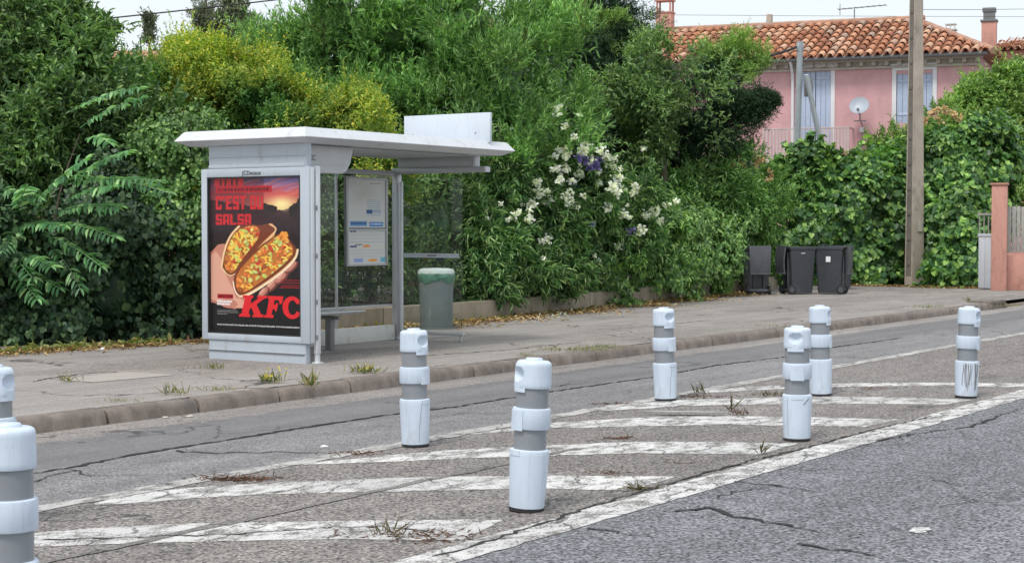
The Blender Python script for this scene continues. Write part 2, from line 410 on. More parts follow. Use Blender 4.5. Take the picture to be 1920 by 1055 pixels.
def lobe_pt(d, l):      # direction -> point on (super)ellipsoid lobe surface; returns pos & outward normal
    c, r, p, yaw = l
    q = np.abs(d)**p; k = (q.sum(1))**(-1/p); s = d*k[:, None]
    nrm = unit(np.sign(s)*np.abs(s)**(p-1)/np.array(r))
    x = s*np.array(r); cy, sy = math.cos(yaw), math.sin(yaw)
    R = np.array([[cy, -sy, 0], [sy, cy, 0], [0, 0, 1]])
    return x@R.T+np.array(c), nrm@R.T
def lobe_in(x, l):
    c, r, p, yaw = l; cy, sy = math.cos(yaw), math.sin(yaw); R = np.array([[cy, -sy, 0], [sy, cy, 0], [0, 0, 1]])
    y = (x-np.array(c))@R/np.array(r)
    return (np.abs(y)**p).sum(1)**(1/p)
def lobe(px, py, D, rx, ry, rz, p=2.0, yaw=0.0):     # rx, rz in photograph pixels at that distance, ry in metres
    c = P(px, py, D); return (tuple(c), (rx*D/FPX, ry, rz*D/FPX), p, yaw)
def crown(name, parent, lobes, mat, seed=0, leaf=(.09, .03), shape='oval', rs=.32, dens=1.0, twigs=26, per=9, tlen=.22,
          up=.5, droop=0.0, spread=.9, zmin=.15, fill=1.0, core=.66, cull=-.35, lump=.3, lw=1.4, shoot=.7, shrink=None, mode='rosette'):
    rng = np.random.default_rng(seed); Vs, Fs, Ss = [], [], []; off = 0
    sh_ = lump*.75+tlen*.45 if shrink is None else shrink
    lobes = [(l[0], tuple(max(q-sh_, q*.45) for q in l[1]), l[2], l[3]) for l in lobes]
    subc, subn = [], []
    for li, l in enumerate(lobes):
        rx, ry, rz = l[1]; area = 4*math.pi*(((rx*ry)**1.6+(rx*rz)**1.6+(ry*rz)**1.6)/3)**(1/1.6)
        n = max(6, int(area/(rs*rs)*1.0*dens)); d = rdir(rng, n*2)
        x, nn = lobe_pt(d, l)
        keep = x[:, 2] > zmin-.05
        tocam = unit(np.array([0, 0, 2.5])-x); keep &= (nn*tocam).sum(1) > cull
        for lj, m in enumerate(lobes):
            if lj != li: keep &= lobe_in(x, m) > .86
        k = np.where(keep)[0][:n]
        subc.append(x[k]); subn.append(nn[k])
    sc, sn = np.concatenate(subc), np.concatenate(subn)
    m = len(sc)
    srad = rs*rng.uniform(.55, 1.4, m); sc = sc-sn*(srad*rng.uniform(.2, 1.3, m))[:, None]*.6
    kv = rdir(rng, 10)*(2*math.pi/(lw*rng.uniform(.5, 1.3, 10)))[:, None]; ph = rng.uniform(0, 6.28, 10)
    nz = np.sin(sc@kv.T+ph).sum(1)/math.sqrt(5)
    sc = sc+sn*(lump*np.clip(nz, -1.6, 1.8)+rng.normal(0, .25, m)*lump)[:, None]
    ok = (nz > (-.75 if mode == 'rosette' else -1.3)) | (rng.random(m) < .15); sc, sn, srad = sc[ok], sn[ok], srad[ok]; m = len(sc)
    # twigs
    ti = np.repeat(np.arange(m), twigs); td = unit(sn[ti]*1.0+rdir(rng, len(ti))*1.05)
    tp = sc[ti]+td*(srad[ti]*rng.uniform(.35, 1.0, len(ti)))[:, None]
    upv = np.array([0, 0, 1.0])
    tdir = unit(td*.8+upv*up+rdir(rng, len(ti))*.35)
    # leaves along twig
    n = len(ti)*per; q = np.repeat(np.arange(len(ti)), per); fr = np.tile((np.arange(per)+.5)/per, len(ti))
    lp = tp[q]+tdir[q]*(fr*tlen*rng.uniform(.7, 1.2, n))[:, None]
    rad = rdir(rng, n)
    if mode == 'rosette':
        ld = unit(tdir[q]*(.45+.6*fr[:, None])+rad*spread-upv*droop)
        ln = unit(upv*.8+sn[ti][q]*.6+rdir(rng, n)*.5)
    else:   # hanging, overlapping leaves that show their faces
        ld = unit(sn[ti][q]*.35-upv*(.75)+rdir(rng, n)*spread)
        ln = unit(sn[ti][q]*1.0+upv*.55+rdir(rng, n)*.45)
        lp = lp+rdir(rng, n)*leaf[0]*.5
    ls = leaf[0]*rng.uniform(.6, 1.25, n); ws = leaf[1]*rng.uniform(.75, 1.25, n)
    ok = lp[:, 2] > zmin
    a = leaf_arrays(lp[ok], ld[ok], ln[ok], ls[ok], ws[ok], shape); Vs.append(a[0]); Fs.append(a[1]+off); Ss.append(a[2]); off += len(a[0])
    # longer shoots that break the outline
    ns = int(m*shoot)
    if ns:
        i = rng.integers(0, m, ns); d0 = unit(sn[i]*.7+upv*(.25+up*.6)+rdir(rng, ns)*.5); p0 = sc[i]+d0*(srad[i]*.7)[:, None]
        L0 = tlen*rng.uniform(1.3, 3.0, ns); kq = per+8; q = np.repeat(np.arange(ns), kq); fr = np.tile((np.arange(kq)+.5)/kq, ns); n = ns*kq
        lp = p0[q]+d0[q]*(fr*L0[q])[:, None]-upv*(droop*.3*fr*fr*L0[q])[:, None]
        ld = unit(d0[q]*(.6 if mode == 'rosette' else .2)+rdir(rng, n)*.8-upv*(droop+(.5 if mode != 'rosette' else 0))); ln = unit(upv+rdir(rng, n)*.6+sn[i][q]*.4)
        ok = lp[:, 2] > zmin
        a = leaf_arrays(lp[ok], ld[ok], ln[ok], (leaf[0]*rng.uniform(.55, 1.15, n))[ok], (leaf[1]*rng.uniform(.75, 1.2, n))[ok], shape); Vs.append(a[0]); Fs.append(a[1]+off); Ss.append(a[2]); off += len(a[0])
    # filler: bigger leaves just inside
    FK = 1 if leaf[0] < .14 else .62
    nf = int(m*16*fill/FK)
    if nf:
        i = rng.integers(0, m, nf); x = sc[i]-sn[i]*(rs*rng.uniform(-.1, 1.1, nf))[:, None]+rdir(rng, nf)*rs*.8
        ok = x[:, 2] > zmin; x = x[ok]; nf = len(x); i = i[ok]
        a = leaf_arrays(x, unit(rdir(rng, nf)-upv*.3), unit(sn[i]+rdir(rng, nf)*.6), leaf[0]*rng.uniform(1.2, 2.0, nf)*FK, leaf[1]*rng.uniform(1.5, 2.4, nf)*FK, 'oval' if leaf[0] < .14 else shape)
        Vs.append(a[0]); Fs.append(a[1]+off); Ss.append(a[2]); off += len(a[0])
    if core:
        nu, nv = 26, 16
        for l in lobes:
            u, v = np.meshgrid(np.linspace(0, 2*np.pi, nu, endpoint=False), np.linspace(.05, np.pi-.05, nv))
            d = np.stack([np.sin(v)*np.cos(u), np.sin(v)*np.sin(u), np.cos(v)], -1).reshape(-1, 3)
            x, nn = lobe_pt(d, l); c = np.array(l[0]); x = c+(x-c)*core*(1 if mode == 'rosette' else .85)*(1+rng.uniform(-.16, .06, (len(x), 1)))
            x[:, 2] = np.maximum(x[:, 2], zmin)
            I = np.arange(nu*nv).reshape(nv, nu); J = np.roll(I, -1, 1)
            F = np.stack([I[:-1], J[:-1], J[1:], I[1:]], -1).reshape(-1)
            Vs.append(x); Fs.append(F+off); Ss.append(np.full((nv-1)*nu, 4)); off += len(x)
    me = mesh_np(name, np.concatenate(Vs), np.concatenate(Fs), np.concatenate(Ss))
    return link(name, me, mat, parent)

def trunk(name, parent, base, top, r0, r1, seed=0, limbs=()):
    b = MB(); rng = random.Random(seed); base, top = Vector(base), Vector(top)
    pts = [base.lerp(top, k/6)+Vector((rng.uniform(-.08, .08), rng.uniform(-.08, .08), 0))*(k > 0) for k in range(7)]
    b.tube(pts, [r0*1.25]+[r0+(r1-r0)*k/6 for k in range(1, 7)], 10)
    for i, q in limbs:
        q = Vector(q); p = pts[i]; mid = p.lerp(q, .5)+Vector((0, 0, .12))
        b.tube([p, mid, q], [r0*.5, r0*.35, r0*.12], 7)
    return b.build(name, M['bark'], parent)

# ================================================================== SETTING
b = MB(); b.face([(-900, -900, -.03), (900, -900, -.03), (900, 900, -.03), (-900, 900, -.03)])
g_ = NG('distant ground'); 
tag(b.build('ground', g_.set(Base_Color=g_.ramp(g_.noise(.02, 5), [(.3, (.14, .15, .09)), (.7, (.22, .2, .15))]), Roughness=.95), smooth=None), kind='structure')

def roadobj(name, mb, mat, kind='structure', smooth=None, **k):
    o = mb.build(name, mat, smooth=smooth); o.rotation_euler.z = ROADROT; return tag(o, kind=kind, **k)
KT = 9.72           # kerb face line in the road frame
b = MB(); b.face([(-60, -14, 0), (120, -14, 0), (120, KT+.05, 0), (-60, KT+.05, 0)]); roadobj('road', b, M['road'])
b = MB(); b.face([(-60, KT+.15, KH), (120, KT+.15, KH), (120, 70, KH), (-60, 70, KH)]); roadobj('pavement', b, M['pave'])

# kerb stones: rounded nose, slightly uneven, gaps between them
b = MB(); rnd = random.Random(5); s = -8.0
while s < 90:
    ln = rnd.choice([1.0, 1.0, 1.0, .5]) if s > 12 else 1.0
    dz, dt = rnd.uniform(-.008, .006), rnd.uniform(-.008, .008)
    hh = KH if s < 31.6 else .045
    prof = [(KT, -.02), (KT+.012, hh-.055), (KT+.03, hh-.018), (KT+.055, hh), (KT+.16, hh+.004), (KT+.16, -.02)]
    rings = []
    for k, ss in enumerate((s+.013, s+.03, s+ln*.5, s+ln-.03, s+ln-.013)):
        sh = .014 if k in (0, 4) else rnd.uniform(0, .004)
        rings.append([(ss, t_+dt+sh*(i < 4), z+dz*(z > 0)-sh*(z > 0)) for i, (t_, z) in enumerate(prof)])
    if not (31.3 < s < 31.9): b.loft(rings)
    s += ln
roadobj('kerb', b, M['kerb'], smooth=.7)
# dark joint bed under the stones
b = MB(); b.box(-60, 120, KT+.035, KT+.148, -.02, .036); roadobj('kerb_bed', b, M['soil'])

def sheet_poly(name, upper, lower, mat, z=.004, **k):
    U = [G(*p) for p in upper]; L_ = [G(*p) for p in lower]; b = MB()
    def res(pts, n):
        d = [0.0]
        for a, c in zip(pts, pts[1:]): d.append(d[-1]+(c-a).length)
        out = []
        for i in range(n):
            q = d[-1]*i/(n-1); j = max(0, min(len(d)-2, next((k for k in range(len(d)-1) if d[k+1] >= q-1e-9), len(d)-2)))
            f = (q-d[j])/max(1e-9, d[j+1]-d[j]); out.append(pts[j].lerp(pts[j+1], f))
        return out
    n = 40; rr = random.Random(len(name)+int(upper[0][0])); U, L_ = res(U, n), res(L_, n)
    for v in U+L_: v.y += rr.uniform(-.012, .012)
    for i in range(n-1):
        q = [U[i], U[i+1], L_[i+1], L_[i]]
        b.face([(*st(p), z) for p in q])
    bmesh.ops.remove_doubles(b.bm, verts=b.bm.verts, dist=1e-4)
    bmesh.ops.recalc_face_normals(b.bm, faces=b.bm.faces)
    for f in b.bm.faces:
        if f.normal.z < 0: f.normal_flip()
    return roadobj(name, b, mat, **k)
stripes = [
 ([(-60, 1012), (72, 998), (224, 987), (376, 980), (582, 977), (760, 975), (851, 974), (944, 974)], [(-60, 1032), (76, 1024), (381, 1015), (627, 1010), (760, 1012), (868, 1013)]),
 ([(178, 943), (215, 933), (322, 917), (439, 909), (537, 904), (700, 897), (851, 893), (1024, 891), (1268, 893)], [(178, 947), (278, 941), (372, 933), (493, 927), (672, 922), (851, 919), (1024, 915), (1179, 920)]),
 ([(569, 868), (672, 859), (761, 850), (851, 843), (1034, 834), (1188, 828), (1340, 828), (1498, 831)], [(569, 871), (716, 866), (860, 859), (1034, 854), (1188, 849), (1423, 852)]),
 ([(884, 812), (954, 803), (1048, 791), (1141, 786), (1235, 781), (1376, 780), (1526, 782), (1688, 786)], [(884, 815), (954, 809), (1048, 803), (1188, 799), (1376, 796), (1500, 798), (1620, 800)]),
 ([(1090, 767), (1165, 758), (1282, 749), (1376, 747), (1556, 743), (1690, 745), (1825, 749)], [(1090, 771), (1165, 768), (1282, 761), (1376, 759), (1526, 756), (1770, 758)]),
 ([(1300, 735), (1380, 727), (1470, 722), (1556, 719), (1722, 717), (1990, 719)], [(1300, 738), (1380, 733), (1470, 729), (1556, 725), (1722, 723), (1960, 726)])]
for U, L_ in stripes: sheet_poly('road_marking', U, L_, M['paint'], .002)
for k in range(10, 13):          # the pattern goes on past the frame
    s0 = 4.45+1.98*k
    b = MB(); b.face([(s0, 7.0, .002), (s0+2.3, 4.65, .002), (s0+3.0, 4.65, .002), (s0+.25, 7.0, .002)]); roadobj('road_marking', b, M['paint'])
def strip(name, t0, t1, s0, s1, mat, z, jag=.01, seed=1):
    b = MB(); rr = random.Random(seed); n = int((s1-s0)/.15); pts = []
    for i in range(n+1):
        s = s0+(s1-s0)*i/n; pts.append(((s, t0+rr.uniform(-jag, jag), z), (s, t1+rr.uniform(-jag, jag), z)))
    for a, c in zip(pts, pts[1:]): b.face([a[0], c[0], c[1], a[1]])
    bmesh.ops.remove_doubles(b.bm, verts=b.bm.verts, dist=1e-5)
    return roadobj(name, b, mat)
strip('road_marking', 4.35, 4.60, -20, 60, M['paint'], .0035, .012, 3)
strip('road_marking', 7.02, 7.17, -20, 60, M['paint_worn'], .0035, .02, 4)
strip('road_seam', 5.90, 5.965, -10, 9.8, paint_material('reworked asphalt seam', 2.0), .0045, .02, 5)

def crack(pts, w=.012, W_=1.9, jag=.03, seed=0, z=.0055, on=0.0):
    rr = random.Random(seed); P_ = [st(G(px, py, on)) for px, py in pts]; out = []
    for (a0, a1), (c0, c1) in zip(P_, P_[1:]):
        L_ = math.hypot(c0-a0, c1-a1); n = max(2, int(L_/.06))
        for i in range(n):
            f = i/n; out.append((a0+(c0-a0)*f+rr.uniform(-jag, jag), a1+(c1-a1)*f+rr.uniform(-jag, jag)))
    out.append(P_[-1]); b = MB()
    prev = None
    for i, p in enumerate(out):
        q = out[min(i+1, len(out)-1)]; o = out[max(i-1, 0)]; d = Vector((q[0]-o[0], q[1]-o[1])); d = d.normalized() if d.length else Vector((1, 0))
        ww = w*W_*rr.uniform(.25, 1.2)*min(1, (len(out)-1-i)/5+.15); nrm = Vector((-d.y, d.x))*ww*.5
        cur = (b.bm.verts.new((p[0]+nrm.x, p[1]+nrm.y, z+on)), b.bm.verts.new((p[0]-nrm.x, p[1]-nrm.y, z+on)))
        if prev: b.bm.faces.new((prev[0], prev[1], cur[1], cur[0]))
        prev = cur
    roadobj('road_crack' if on == 0 else 'pavement_crack', b, M['crack'])
crack([(60, 888), (150, 873), (250, 852), (420, 826), (560, 803), (740, 776), (860, 762), (963, 745), (1034, 734), (1217, 708), (1348, 684), (1465, 670), (1556, 652), (1697, 633)], .024, jag=.018, seed=1)
crack([(331, 846), (403, 850), (520, 847), (627, 850)], .014, jag=.03, seed=2)
crack([(1104, 990), (1150, 996), (1226, 1008)], .014, jag=.03, seed=3)
crack([(1259, 957), (1329, 953), (1367, 966), (1470, 985), (1561, 1003)], .02, jag=.03, seed=4)
crack([(1497, 1021), (1560, 1030), (1624, 1040), (1700, 1052)], .016, jag=.03, seed=5)
crack([(1380, 904), (1450, 909), (1541, 923)], .012, jag=.03, seed=6)
crack([(1640, 826), (1751, 808), (1820, 800), (1917, 765)], .016, jag=.03, seed=7)
crack([(820, 1043), (900, 1020), (1010, 985), (1110, 950), (1190, 925), (1300, 893), (1400, 865), (1520, 838), (1640, 805), (1760, 778)], .014, jag=.02, seed=8)
crack([(76, 1012), (300, 1006), (470, 1000), (560, 992), (700, 985), (860, 1004)], .010, jag=.03, seed=9)
crack([(1330, 936), (1380, 922), (1500, 905)], .010, jag=.03, seed=10)
crack([(1750, 900), (1800, 910), (1900, 905)], .010, jag=.03, seed=11)
crack([(30, 915), (140, 880), (165, 892), (300, 890)], .010, jag=.03, seed=12)
crack([(950, 741), (1070, 720), (1140, 717)], .008, jag=.03, seed=13)
for k, pts in enumerate([[(62, 716), (90, 709), (150, 712), (172, 718)], [(90, 709), (170, 699), (205, 697), (280, 704)], [(780, 668), (960, 655), (1100, 640)], [(1390, 585), (1480, 583), (1560, 580)], [(1120, 612), (1230, 610), (1330, 600)]]):
    crack(pts, .016, jag=.02, seed=30+k, z=.003, on=KH)
# lighter concrete repair slab in the pavement, white spot on the road
b = MB(); q = [st(G(px, py, KH)) for px, py in [(105, 712), (235, 697), (330, 703), (175, 717)]]
b.face([(x, y, KH+.004) for x, y in q]); roadobj('pavement_patch', b, plain('pale concrete patch', (.36, .33, .30), .9, var=.12, scale=5, bump=.3))
b = MB(); rr = random.Random(3); c0 = st(G(1727, 993)); b.face([(c0[0]+math.cos(a)*.11*rr.uniform(.6, 1.1), c0[1]+math.sin(a)*.06*rr.uniform(.6, 1.1), .004) for a in [k*math.pi/7 for k in range(14)]])
roadobj('road_marking', b, M['paint'])
# storm drain slot at the end of the kerb
dr = empty('storm_drain', rw(31.6, KT, 0), ROADROT, 'low stone storm drain with a dark slot at the far end of the kerb', 'drain')
b = MB(); b.box(-.42, .48, .0, .45, .09, .16, .012); b.build('cover_stone', M['kerb'], dr)
for x in (-.46, .42): b = MB(); b.box(x, x+.12, -.01, .4, -.01, .088, .01); b.build('side_stone', M['kerb'], dr)
b = MB(); b.box(-.34, .42, .10, .14, -.01, .088); b.build('slot', M['rubber'], dr)  # black block set in to stand for the shade inside the opening

# low garden wall following the pavement's edge
W = [Vector((-3.75, 21.15)), Vector((-2.4, 22.85)), Vector((-.85, 24.8)), Vector((2.2, 30.6)), Vector((5.1, 36.6)), Vector((6.3, 39.2))]
lw = empty('garden_wall', (W[2].x, W[2].y, KH), 0, 'low stained concrete wall along the back of the pavement below the hedge', 'wall')
def wallpts(i, off): 
    a = W[max(i-1, 0)]; c = W[min(i+1, len(W)-1)]; d = (c-a).normalized(); n = Vector((-d.y, d.x)); return W[i]+n*off
b = MB(); rings = []
for i in range(len(W)):
    p, q = wallpts(i, 0)-W[2], wallpts(i, .22)-W[2]
    hh = .29
    rings.append([(p.x, p.y, -.02), (p.x, p.y, hh-.015), (p.x-.0, p.y+.015, hh), (q.x, q.y, hh), (q.x, q.y, -.02)])
b.loft(rings); b.build('wall', M['wallc'], lw, .5)
b = MB()
for k in range(1, 11):
    f = k/11*(len(W)-1); i = int(f); p = W[i].lerp(W[i+1], f-i)-W[2]; d = (W[i+1]-W[i]).normalized(); a = math.atan2(d.y, d.x)
    b.box(-.003, .003, -.003, .02, .0, .275, M=T(p.x, p.y, 0)@RZ(a))
b.build('joint', M['crack'], lw)
# planted soil behind the wall
b = MB()
for i in range(len(W)-1):
    p0, p1, = wallpts(i, .2), wallpts(i+1, .2); b.face([(p0.x, p0.y, .36), (p1.x, p1.y, .36), (p1.x-6, p1.y+8, .36), (p0.x-8, p0.y+6, .36)])
tag(b.build('planting_bed', M['soil'], smooth=None), kind='structure')
#@@PART2
# ================================================================== BUS SHELTER
class Canvas:
    """a printed sheet: colours on a fine grid of faces"""
    def __init__(s, w, h, W=440, H=815, bg=(20, 12, 14)):
        s.w, s.h, s.W, s.H = w, h, W, H; s.a = np.zeros((h, w, 3)); s.a[:] = bg
        s.X, s.Y = np.meshgrid((np.arange(w)+.5)/w*W, (np.arange(h)+.5)/h*H)
    def inside(s, poly):
        m = np.zeros((s.h, s.w), bool); n = len(poly)
        for i in range(n):
            x0, y0 = poly[i]; x1, y1 = poly[(i+1) % n]
            if y0 == y1: continue
            m ^= ((s.Y >= min(y0, y1)) & (s.Y < max(y0, y1)) & (s.X < (x1-x0)*(s.Y-y0)/(y1-y0)+x0))
        return m
    def put(s, m, col, a=1.0): s.a[m] = s.a[m]*(1-a)+np.array(col)*a
    def poly(s, p, col, a=1.0): s.put(s.inside(p), col, a)
    def ell(s, x, y, rx, ry, col, ang=0, a=1.0):
        c, q = math.cos(ang), math.sin(ang); dx, dy = s.X-x, s.Y-y
        s.put(((dx*c+dy*q)/rx)**2+((-dx*q+dy*c)/ry)**2 < 1, col, a)
    def rect(s, x0, y0, x1, y1, col, a=1.0): s.put((s.X >= x0) & (s.X < x1) & (s.Y >= y0) & (s.Y < y1), col, a)
    def line(s, pts, wd, col, a=1.0):
        for (x0, y0), (x1, y1) in zip(pts, pts[1:]):
            L2 = (x1-x0)**2+(y1-y0)**2+1e-9; t = np.clip(((s.X-x0)*(x1-x0)+(s.Y-y0)*(y1-y0))/L2, 0, 1)
            s.put((s.X-x0-t*(x1-x0))**2+(s.Y-y0-t*(y1-y0))**2 < (wd/2)**2, col, a)
    def glow(s, x, y, r, col, ry=None):
        ry = ry or r; k = np.exp(-(((s.X-x)/r)**2+((s.Y-y)/ry)**2))[..., None]; s.a = s.a*(1-k)+np.array(col)*k
    def mesh(s, name, wm, hm, M_, parent):
        """sheet of wm x hm metres in the local XZ plane, seen from -Y, top left at (0,0,0)"""
        c = np.clip(s.a/255, 0, 1); lin = np.where(c <= .04045, c/12.92, ((c+.055)/1.055)**2.4)
        h, w = s.h, s.w; x, z = np.meshgrid(np.linspace(0, wm, w+1), -np.linspace(0, hm, h+1))
        V = np.stack([x, np.zeros_like(x), z], -1).reshape(-1, 3); I = np.arange((w+1)*(h+1)).reshape(h+1, w+1)
        F = np.stack([I[:-1, :-1], I[1:, :-1], I[1:, 1:], I[:-1, 1:]], -1).reshape(-1)
        me = mesh_np(name, V, F, np.full(w*h, 4)); at = me.color_attributes.new('print', 'FLOAT_COLOR', 'CORNER')
        cc = np.ones((h*w, 4, 4)); cc[..., :3] = lin.reshape(-1, 1, 3); at.data.foreach_set('color', cc.astype(np.float32).ravel())
        o = link(name, me, M['print'], parent); o.matrix_local = M_; return o

def text_mesh(name, body, size, mat, parent, Mx, xs=1.0, offset=0.0, shear=0.0, ext=.0005, space=1.0, align='LEFT'):
    cu = bpy.data.curves.new(name, 'FONT'); cu.body = body; cu.size = size; cu.offset = offset; cu.shear = shear
    cu.extrude = ext; cu.space_character = space; cu.align_x = align; cu.resolution_u = 3
    o = bpy.data.objects.new(name, cu); C.collection.objects.link(o)
    bpy.context.view_layer.update()
    me = bpy.data.meshes.new_from_object(o.evaluated_get(bpy.context.evaluated_depsgraph_get()))
    bpy.data.objects.remove(o); bpy.data.curves.remove(cu); me.name = name
    me.materials.clear()
    r = link(name, me, mat, parent); r.matrix_local = Mx@Matrix.Diagonal((xs, 1, 1, 1)); return r

SB = rw(13.13, 12.74, KH)
sh = empty('bus_shelter', SB, SHELROT, 'grey and white bus shelter with a poster case, flat roof and glass walls', 'bus shelter')
sh['label'] = 'grey and white bus shelter with taco poster, flat roof and glass walls'
def rrect(x0, x1, y0, y1, r, n=5):
    out = []
    for cx, cy, a0 in ((x1-r, y1-r, 0), (x0+r, y1-r, 90), (x0+r, y0+r, 180), (x1-r, y0+r, 270)):
        for k in range(n+1): a = math.radians(a0+90*k/n); out.append((cx+r*math.cos(a), cy+r*math.sin(a)))
    return out
# roof: bevelled (chevron) edge
b = MB(); X0, X1, Y0, Y1 = -.27, 1.60, -.13, 3.77
def rr4(i, z): return [(X0+i, Y0+i, z), (X1-i, Y0+i, z), (X1-i, Y1-i, z), (X0+i, Y1-i, z)]
b.loft([rr4(.14, 2.30), rr4(.12, 2.297), rr4(0, 2.352), rr4(.0, 2.358), rr4(.075, 2.455), rr4(.10, 2.46)])
rf = b.build('roof', M['shelw'], sh, .3)
b = MB(); b.box(.1, 1.25, .5, 3.3, 2.286, 2.297, .003); b.build('ceiling_panel', M['alu'], rf)
# poster case
b = MB(); b.prism(rrect(.075, 1.455, .02, .11, .02), 0, .205)
b.box(.08, 1.45, .012, .022, .10, .106); ba = b.build('base', M['shel'], sh)
b = MB(); b.box(.09, 1.44, .010, .0195, .088, .097); b.build('groove', M['dkalu'], ba)
b = MB(); b.prism(rrect(.085, 1.47, .025, .12, .02), 2.05, 2.298)
b.box(.10, 1.45, .012, .027, 2.055, 2.09, .004); b.box(.09, 1.46, .016, .026, 2.17, 2.18); b.build('header', M['shel'], sh)
case = empty('poster_case'); case.parent = sh
x0, x1, z0, z1, fr = 0.0, 1.53, .21, 2.05, .085
b = MB()
for a in ((x0, x0+fr, z0, z1), (x1-fr-.04, x1, z0, z1)): b.box(a[0], a[1], 0, .085, a[2], a[3], .008)
for a in ((x0+fr-.01, x1-fr-.03, z0, z0+.075), (x0+fr-.01, x1-fr-.03, z1-.09, z1)): b.box(a[0], a[1], .003, .082, a[2], a[3], .006)
b.build('frame', M['shel'], case)
b = MB(); b.box(x0+fr-.005, x1-fr-.035, .05, .08, z0+.07, z1-.085); b.build('backing_board', M['dkalu'], case)
px0, pz1, pw, ph = .095, 1.952, 1.30, 1.665
b = MB()                                         # black rubber gasket round the pane
for a in ((px0-.010, px0+.006, pz1-ph, pz1), (px0+pw-.006, px0+pw+.012, pz1-ph, pz1)): b.box(a[0], a[1], .004, .045, a[2], a[3])
b.box(px0-.01, px0+pw+.012, .0035, .045, pz1-.006, pz1+.008); b.box(px0-.01, px0+pw+.012, .0035, .045, pz1-ph-.008, pz1-ph+.006)
b.build('gasket', M['rubber'], case)
def poster():
    c = Canvas(300, 520); rg = np.random.default_rng(3)
    # field and sky
    k = np.clip(c.Y/c.H, 0, 1)[..., None]
    c.a = np.array([50, 28, 34])*(1-k)+np.array([16, 12, 14])*k
    hx, hy = 335, 172
    sky_ = (c.Y < hy+np.abs(c.X-hx)*-.18+2*np.sin(c.X/9)) & (c.Y < hy) & (c.X > 0)
    t = np.clip(c.Y/hy, 0, 1)[..., None]; u = np.clip(np.abs(c.X-hx-10)/200, 0, 1)[..., None]
    s1 = np.array([96, 118, 190]); s2 = np.array([222, 92, 84]); s3 = np.array([240, 205, 130])
    col = np.where(t < .5, s1*(1-t*2)+s2*t*2, s2*(2-2*t)+s3*(2*t-1)); col = col*(1-u*.55)+np.array([90, 40, 60])*u*.55
    c.a[sky_] = col[sky_]
    for i in range(34):                           # streaky clouds
        x, y = rg.uniform(170, 440), rg.uniform(0, 95); c.ell(x, y, rg.uniform(18, 60), rg.uniform(2, 7), [(235, 130, 110), (150, 130, 185), (200, 70, 80)][i % 3], -.25, .45)
    c.glow(345, 140, 55, (255, 236, 165), 34)
    for i in range(26):                           # furrows running to the horizon
        x = -260+i*50; c.line([(hx, hy-3), (x, 560)], 3, (92, 58, 60) if i % 2 else (30, 17, 22), .55)
    c.rect(0, 560, 440, 815, (13, 11, 12), .8)
    for i in range(60):                           # tree lines left and right of the glow
        x = rg.uniform(262, 318); c.ell(x, 152+(x-262)*.32+rg.uniform(-12, 8), 8, 10, (34, 22, 22))
        x = rg.uniform(388, 440); c.ell(x, 168-(x-388)*1.05+rg.uniform(-6, 30), 8, 12, (30, 20, 20))
    # red title blocks
    c.rect(0, 0, 262, 250, (70, 12, 20), .35)
    c.rect(22, 0, 165, 40, (196, 24, 34));
    for x in (48, 72, 104, 128): c.rect(x, 8, x+9, 40, (55, 12, 18))
    c.rect(28, 44, 300, 78, (184, 22, 34))
    x = 38
    while x < 285:
        wd = rg.uniform(6, 13); c.rect(x, 53, x+wd, 71, (92, 10, 20)); x += wd+rg.uniform(2.5, 7)
    # heavy condensed block letters
    GL = {'C': [(0, 0, 9, 16), (0, 0, 3.4, 16)], 'E': 0}
    def glyph(ch, x, y, w_, h):
        t = w_*.34; th = h*.19; r = lambda a, b_, c_, d: c.rect(x+a*w_, y+b_*h, x+c_*w_, y+d*h, (206, 28, 38))
        q, v = .36, .19
        if ch in 'CELDU': r(0, 0, q, 1)
        if ch == 'C': r(0, 0, 1, v); r(0, 1-v, 1, 1); r(1-q, 0, 1, .34); r(1-q, .66, 1, 1)
        if ch == 'E': r(0, 0, 1, v); r(0, .41, .85, .59); r(0, 1-v, 1, 1)
        if ch == 'L': r(0, 1-v, 1, 1)
        if ch == 'D': r(0, 0, .88, v); r(0, 1-v, .88, 1); r(1-q, .07, 1, .93)
        if ch == 'U': r(1-q, 0, 1, 1); r(0, 1-v, 1, 1)
        if ch == 'S': r(0, 0, 1, v); r(0, 0, q, .55); r(0, .40, 1, .60); r(1-q, .42, 1, 1); r(0, 1-v, 1, 1); r(1-q, 0, 1, .27); r(0, .73, q, 1)
        if ch == 'T': r(0, 0, 1, v); r(.32, 0, .68, 1)
        if ch == 'A': r(0, .05, q, 1); r(1-q, .05, 1, 1); r(.06, 0, .94, v); r(0, .55, 1, .72)
        if ch == "'": r(0, 0, .8, .28)
    def word(body, x, y, w_, h, gap):
        for ch in body:
            if ch == ' ': x += w_*.55; continue
            ww = w_*.4 if ch == "'" else w_
            glyph(ch, x, y, ww, h); x += ww+gap
    word("C'EST DU", 28, 94, 29.5, 72, 4.5); word('SALSA', 28, 190, 31, 56, 4.5)
    # hand
    skin, sk2, skd = (226, 168, 146), (200, 132, 112), (120, 62, 56)
    c.poly([(0, 395), (38, 350), (70, 345), (100, 420), (140, 520), (190, 600), (182, 650), (120, 690), (60, 672), (0, 655)], sk2)
    c.poly([(0, 410), (26, 385), (52, 420), (70, 500), (110, 580), (130, 640), (80, 665), (0, 640)], skin)
    c.ell(128, 655, 52, 26, skin, .25); c.ell(88, 660, 44, 24, sk2, .1)
    for x, y, rx, ry, an in ((300, 560, 44, 20, -.9), (345, 520, 44, 19, -.85), (392, 465, 42, 17, -.8), (260, 600, 38, 18, -.9)):
        c.ell(x, y, rx, ry, skd, an); c.ell(x-4, y-4, rx*.85, ry*.75, sk2, an); c.ell(x-8, y-9, rx*.5, ry*.35, skin, an)
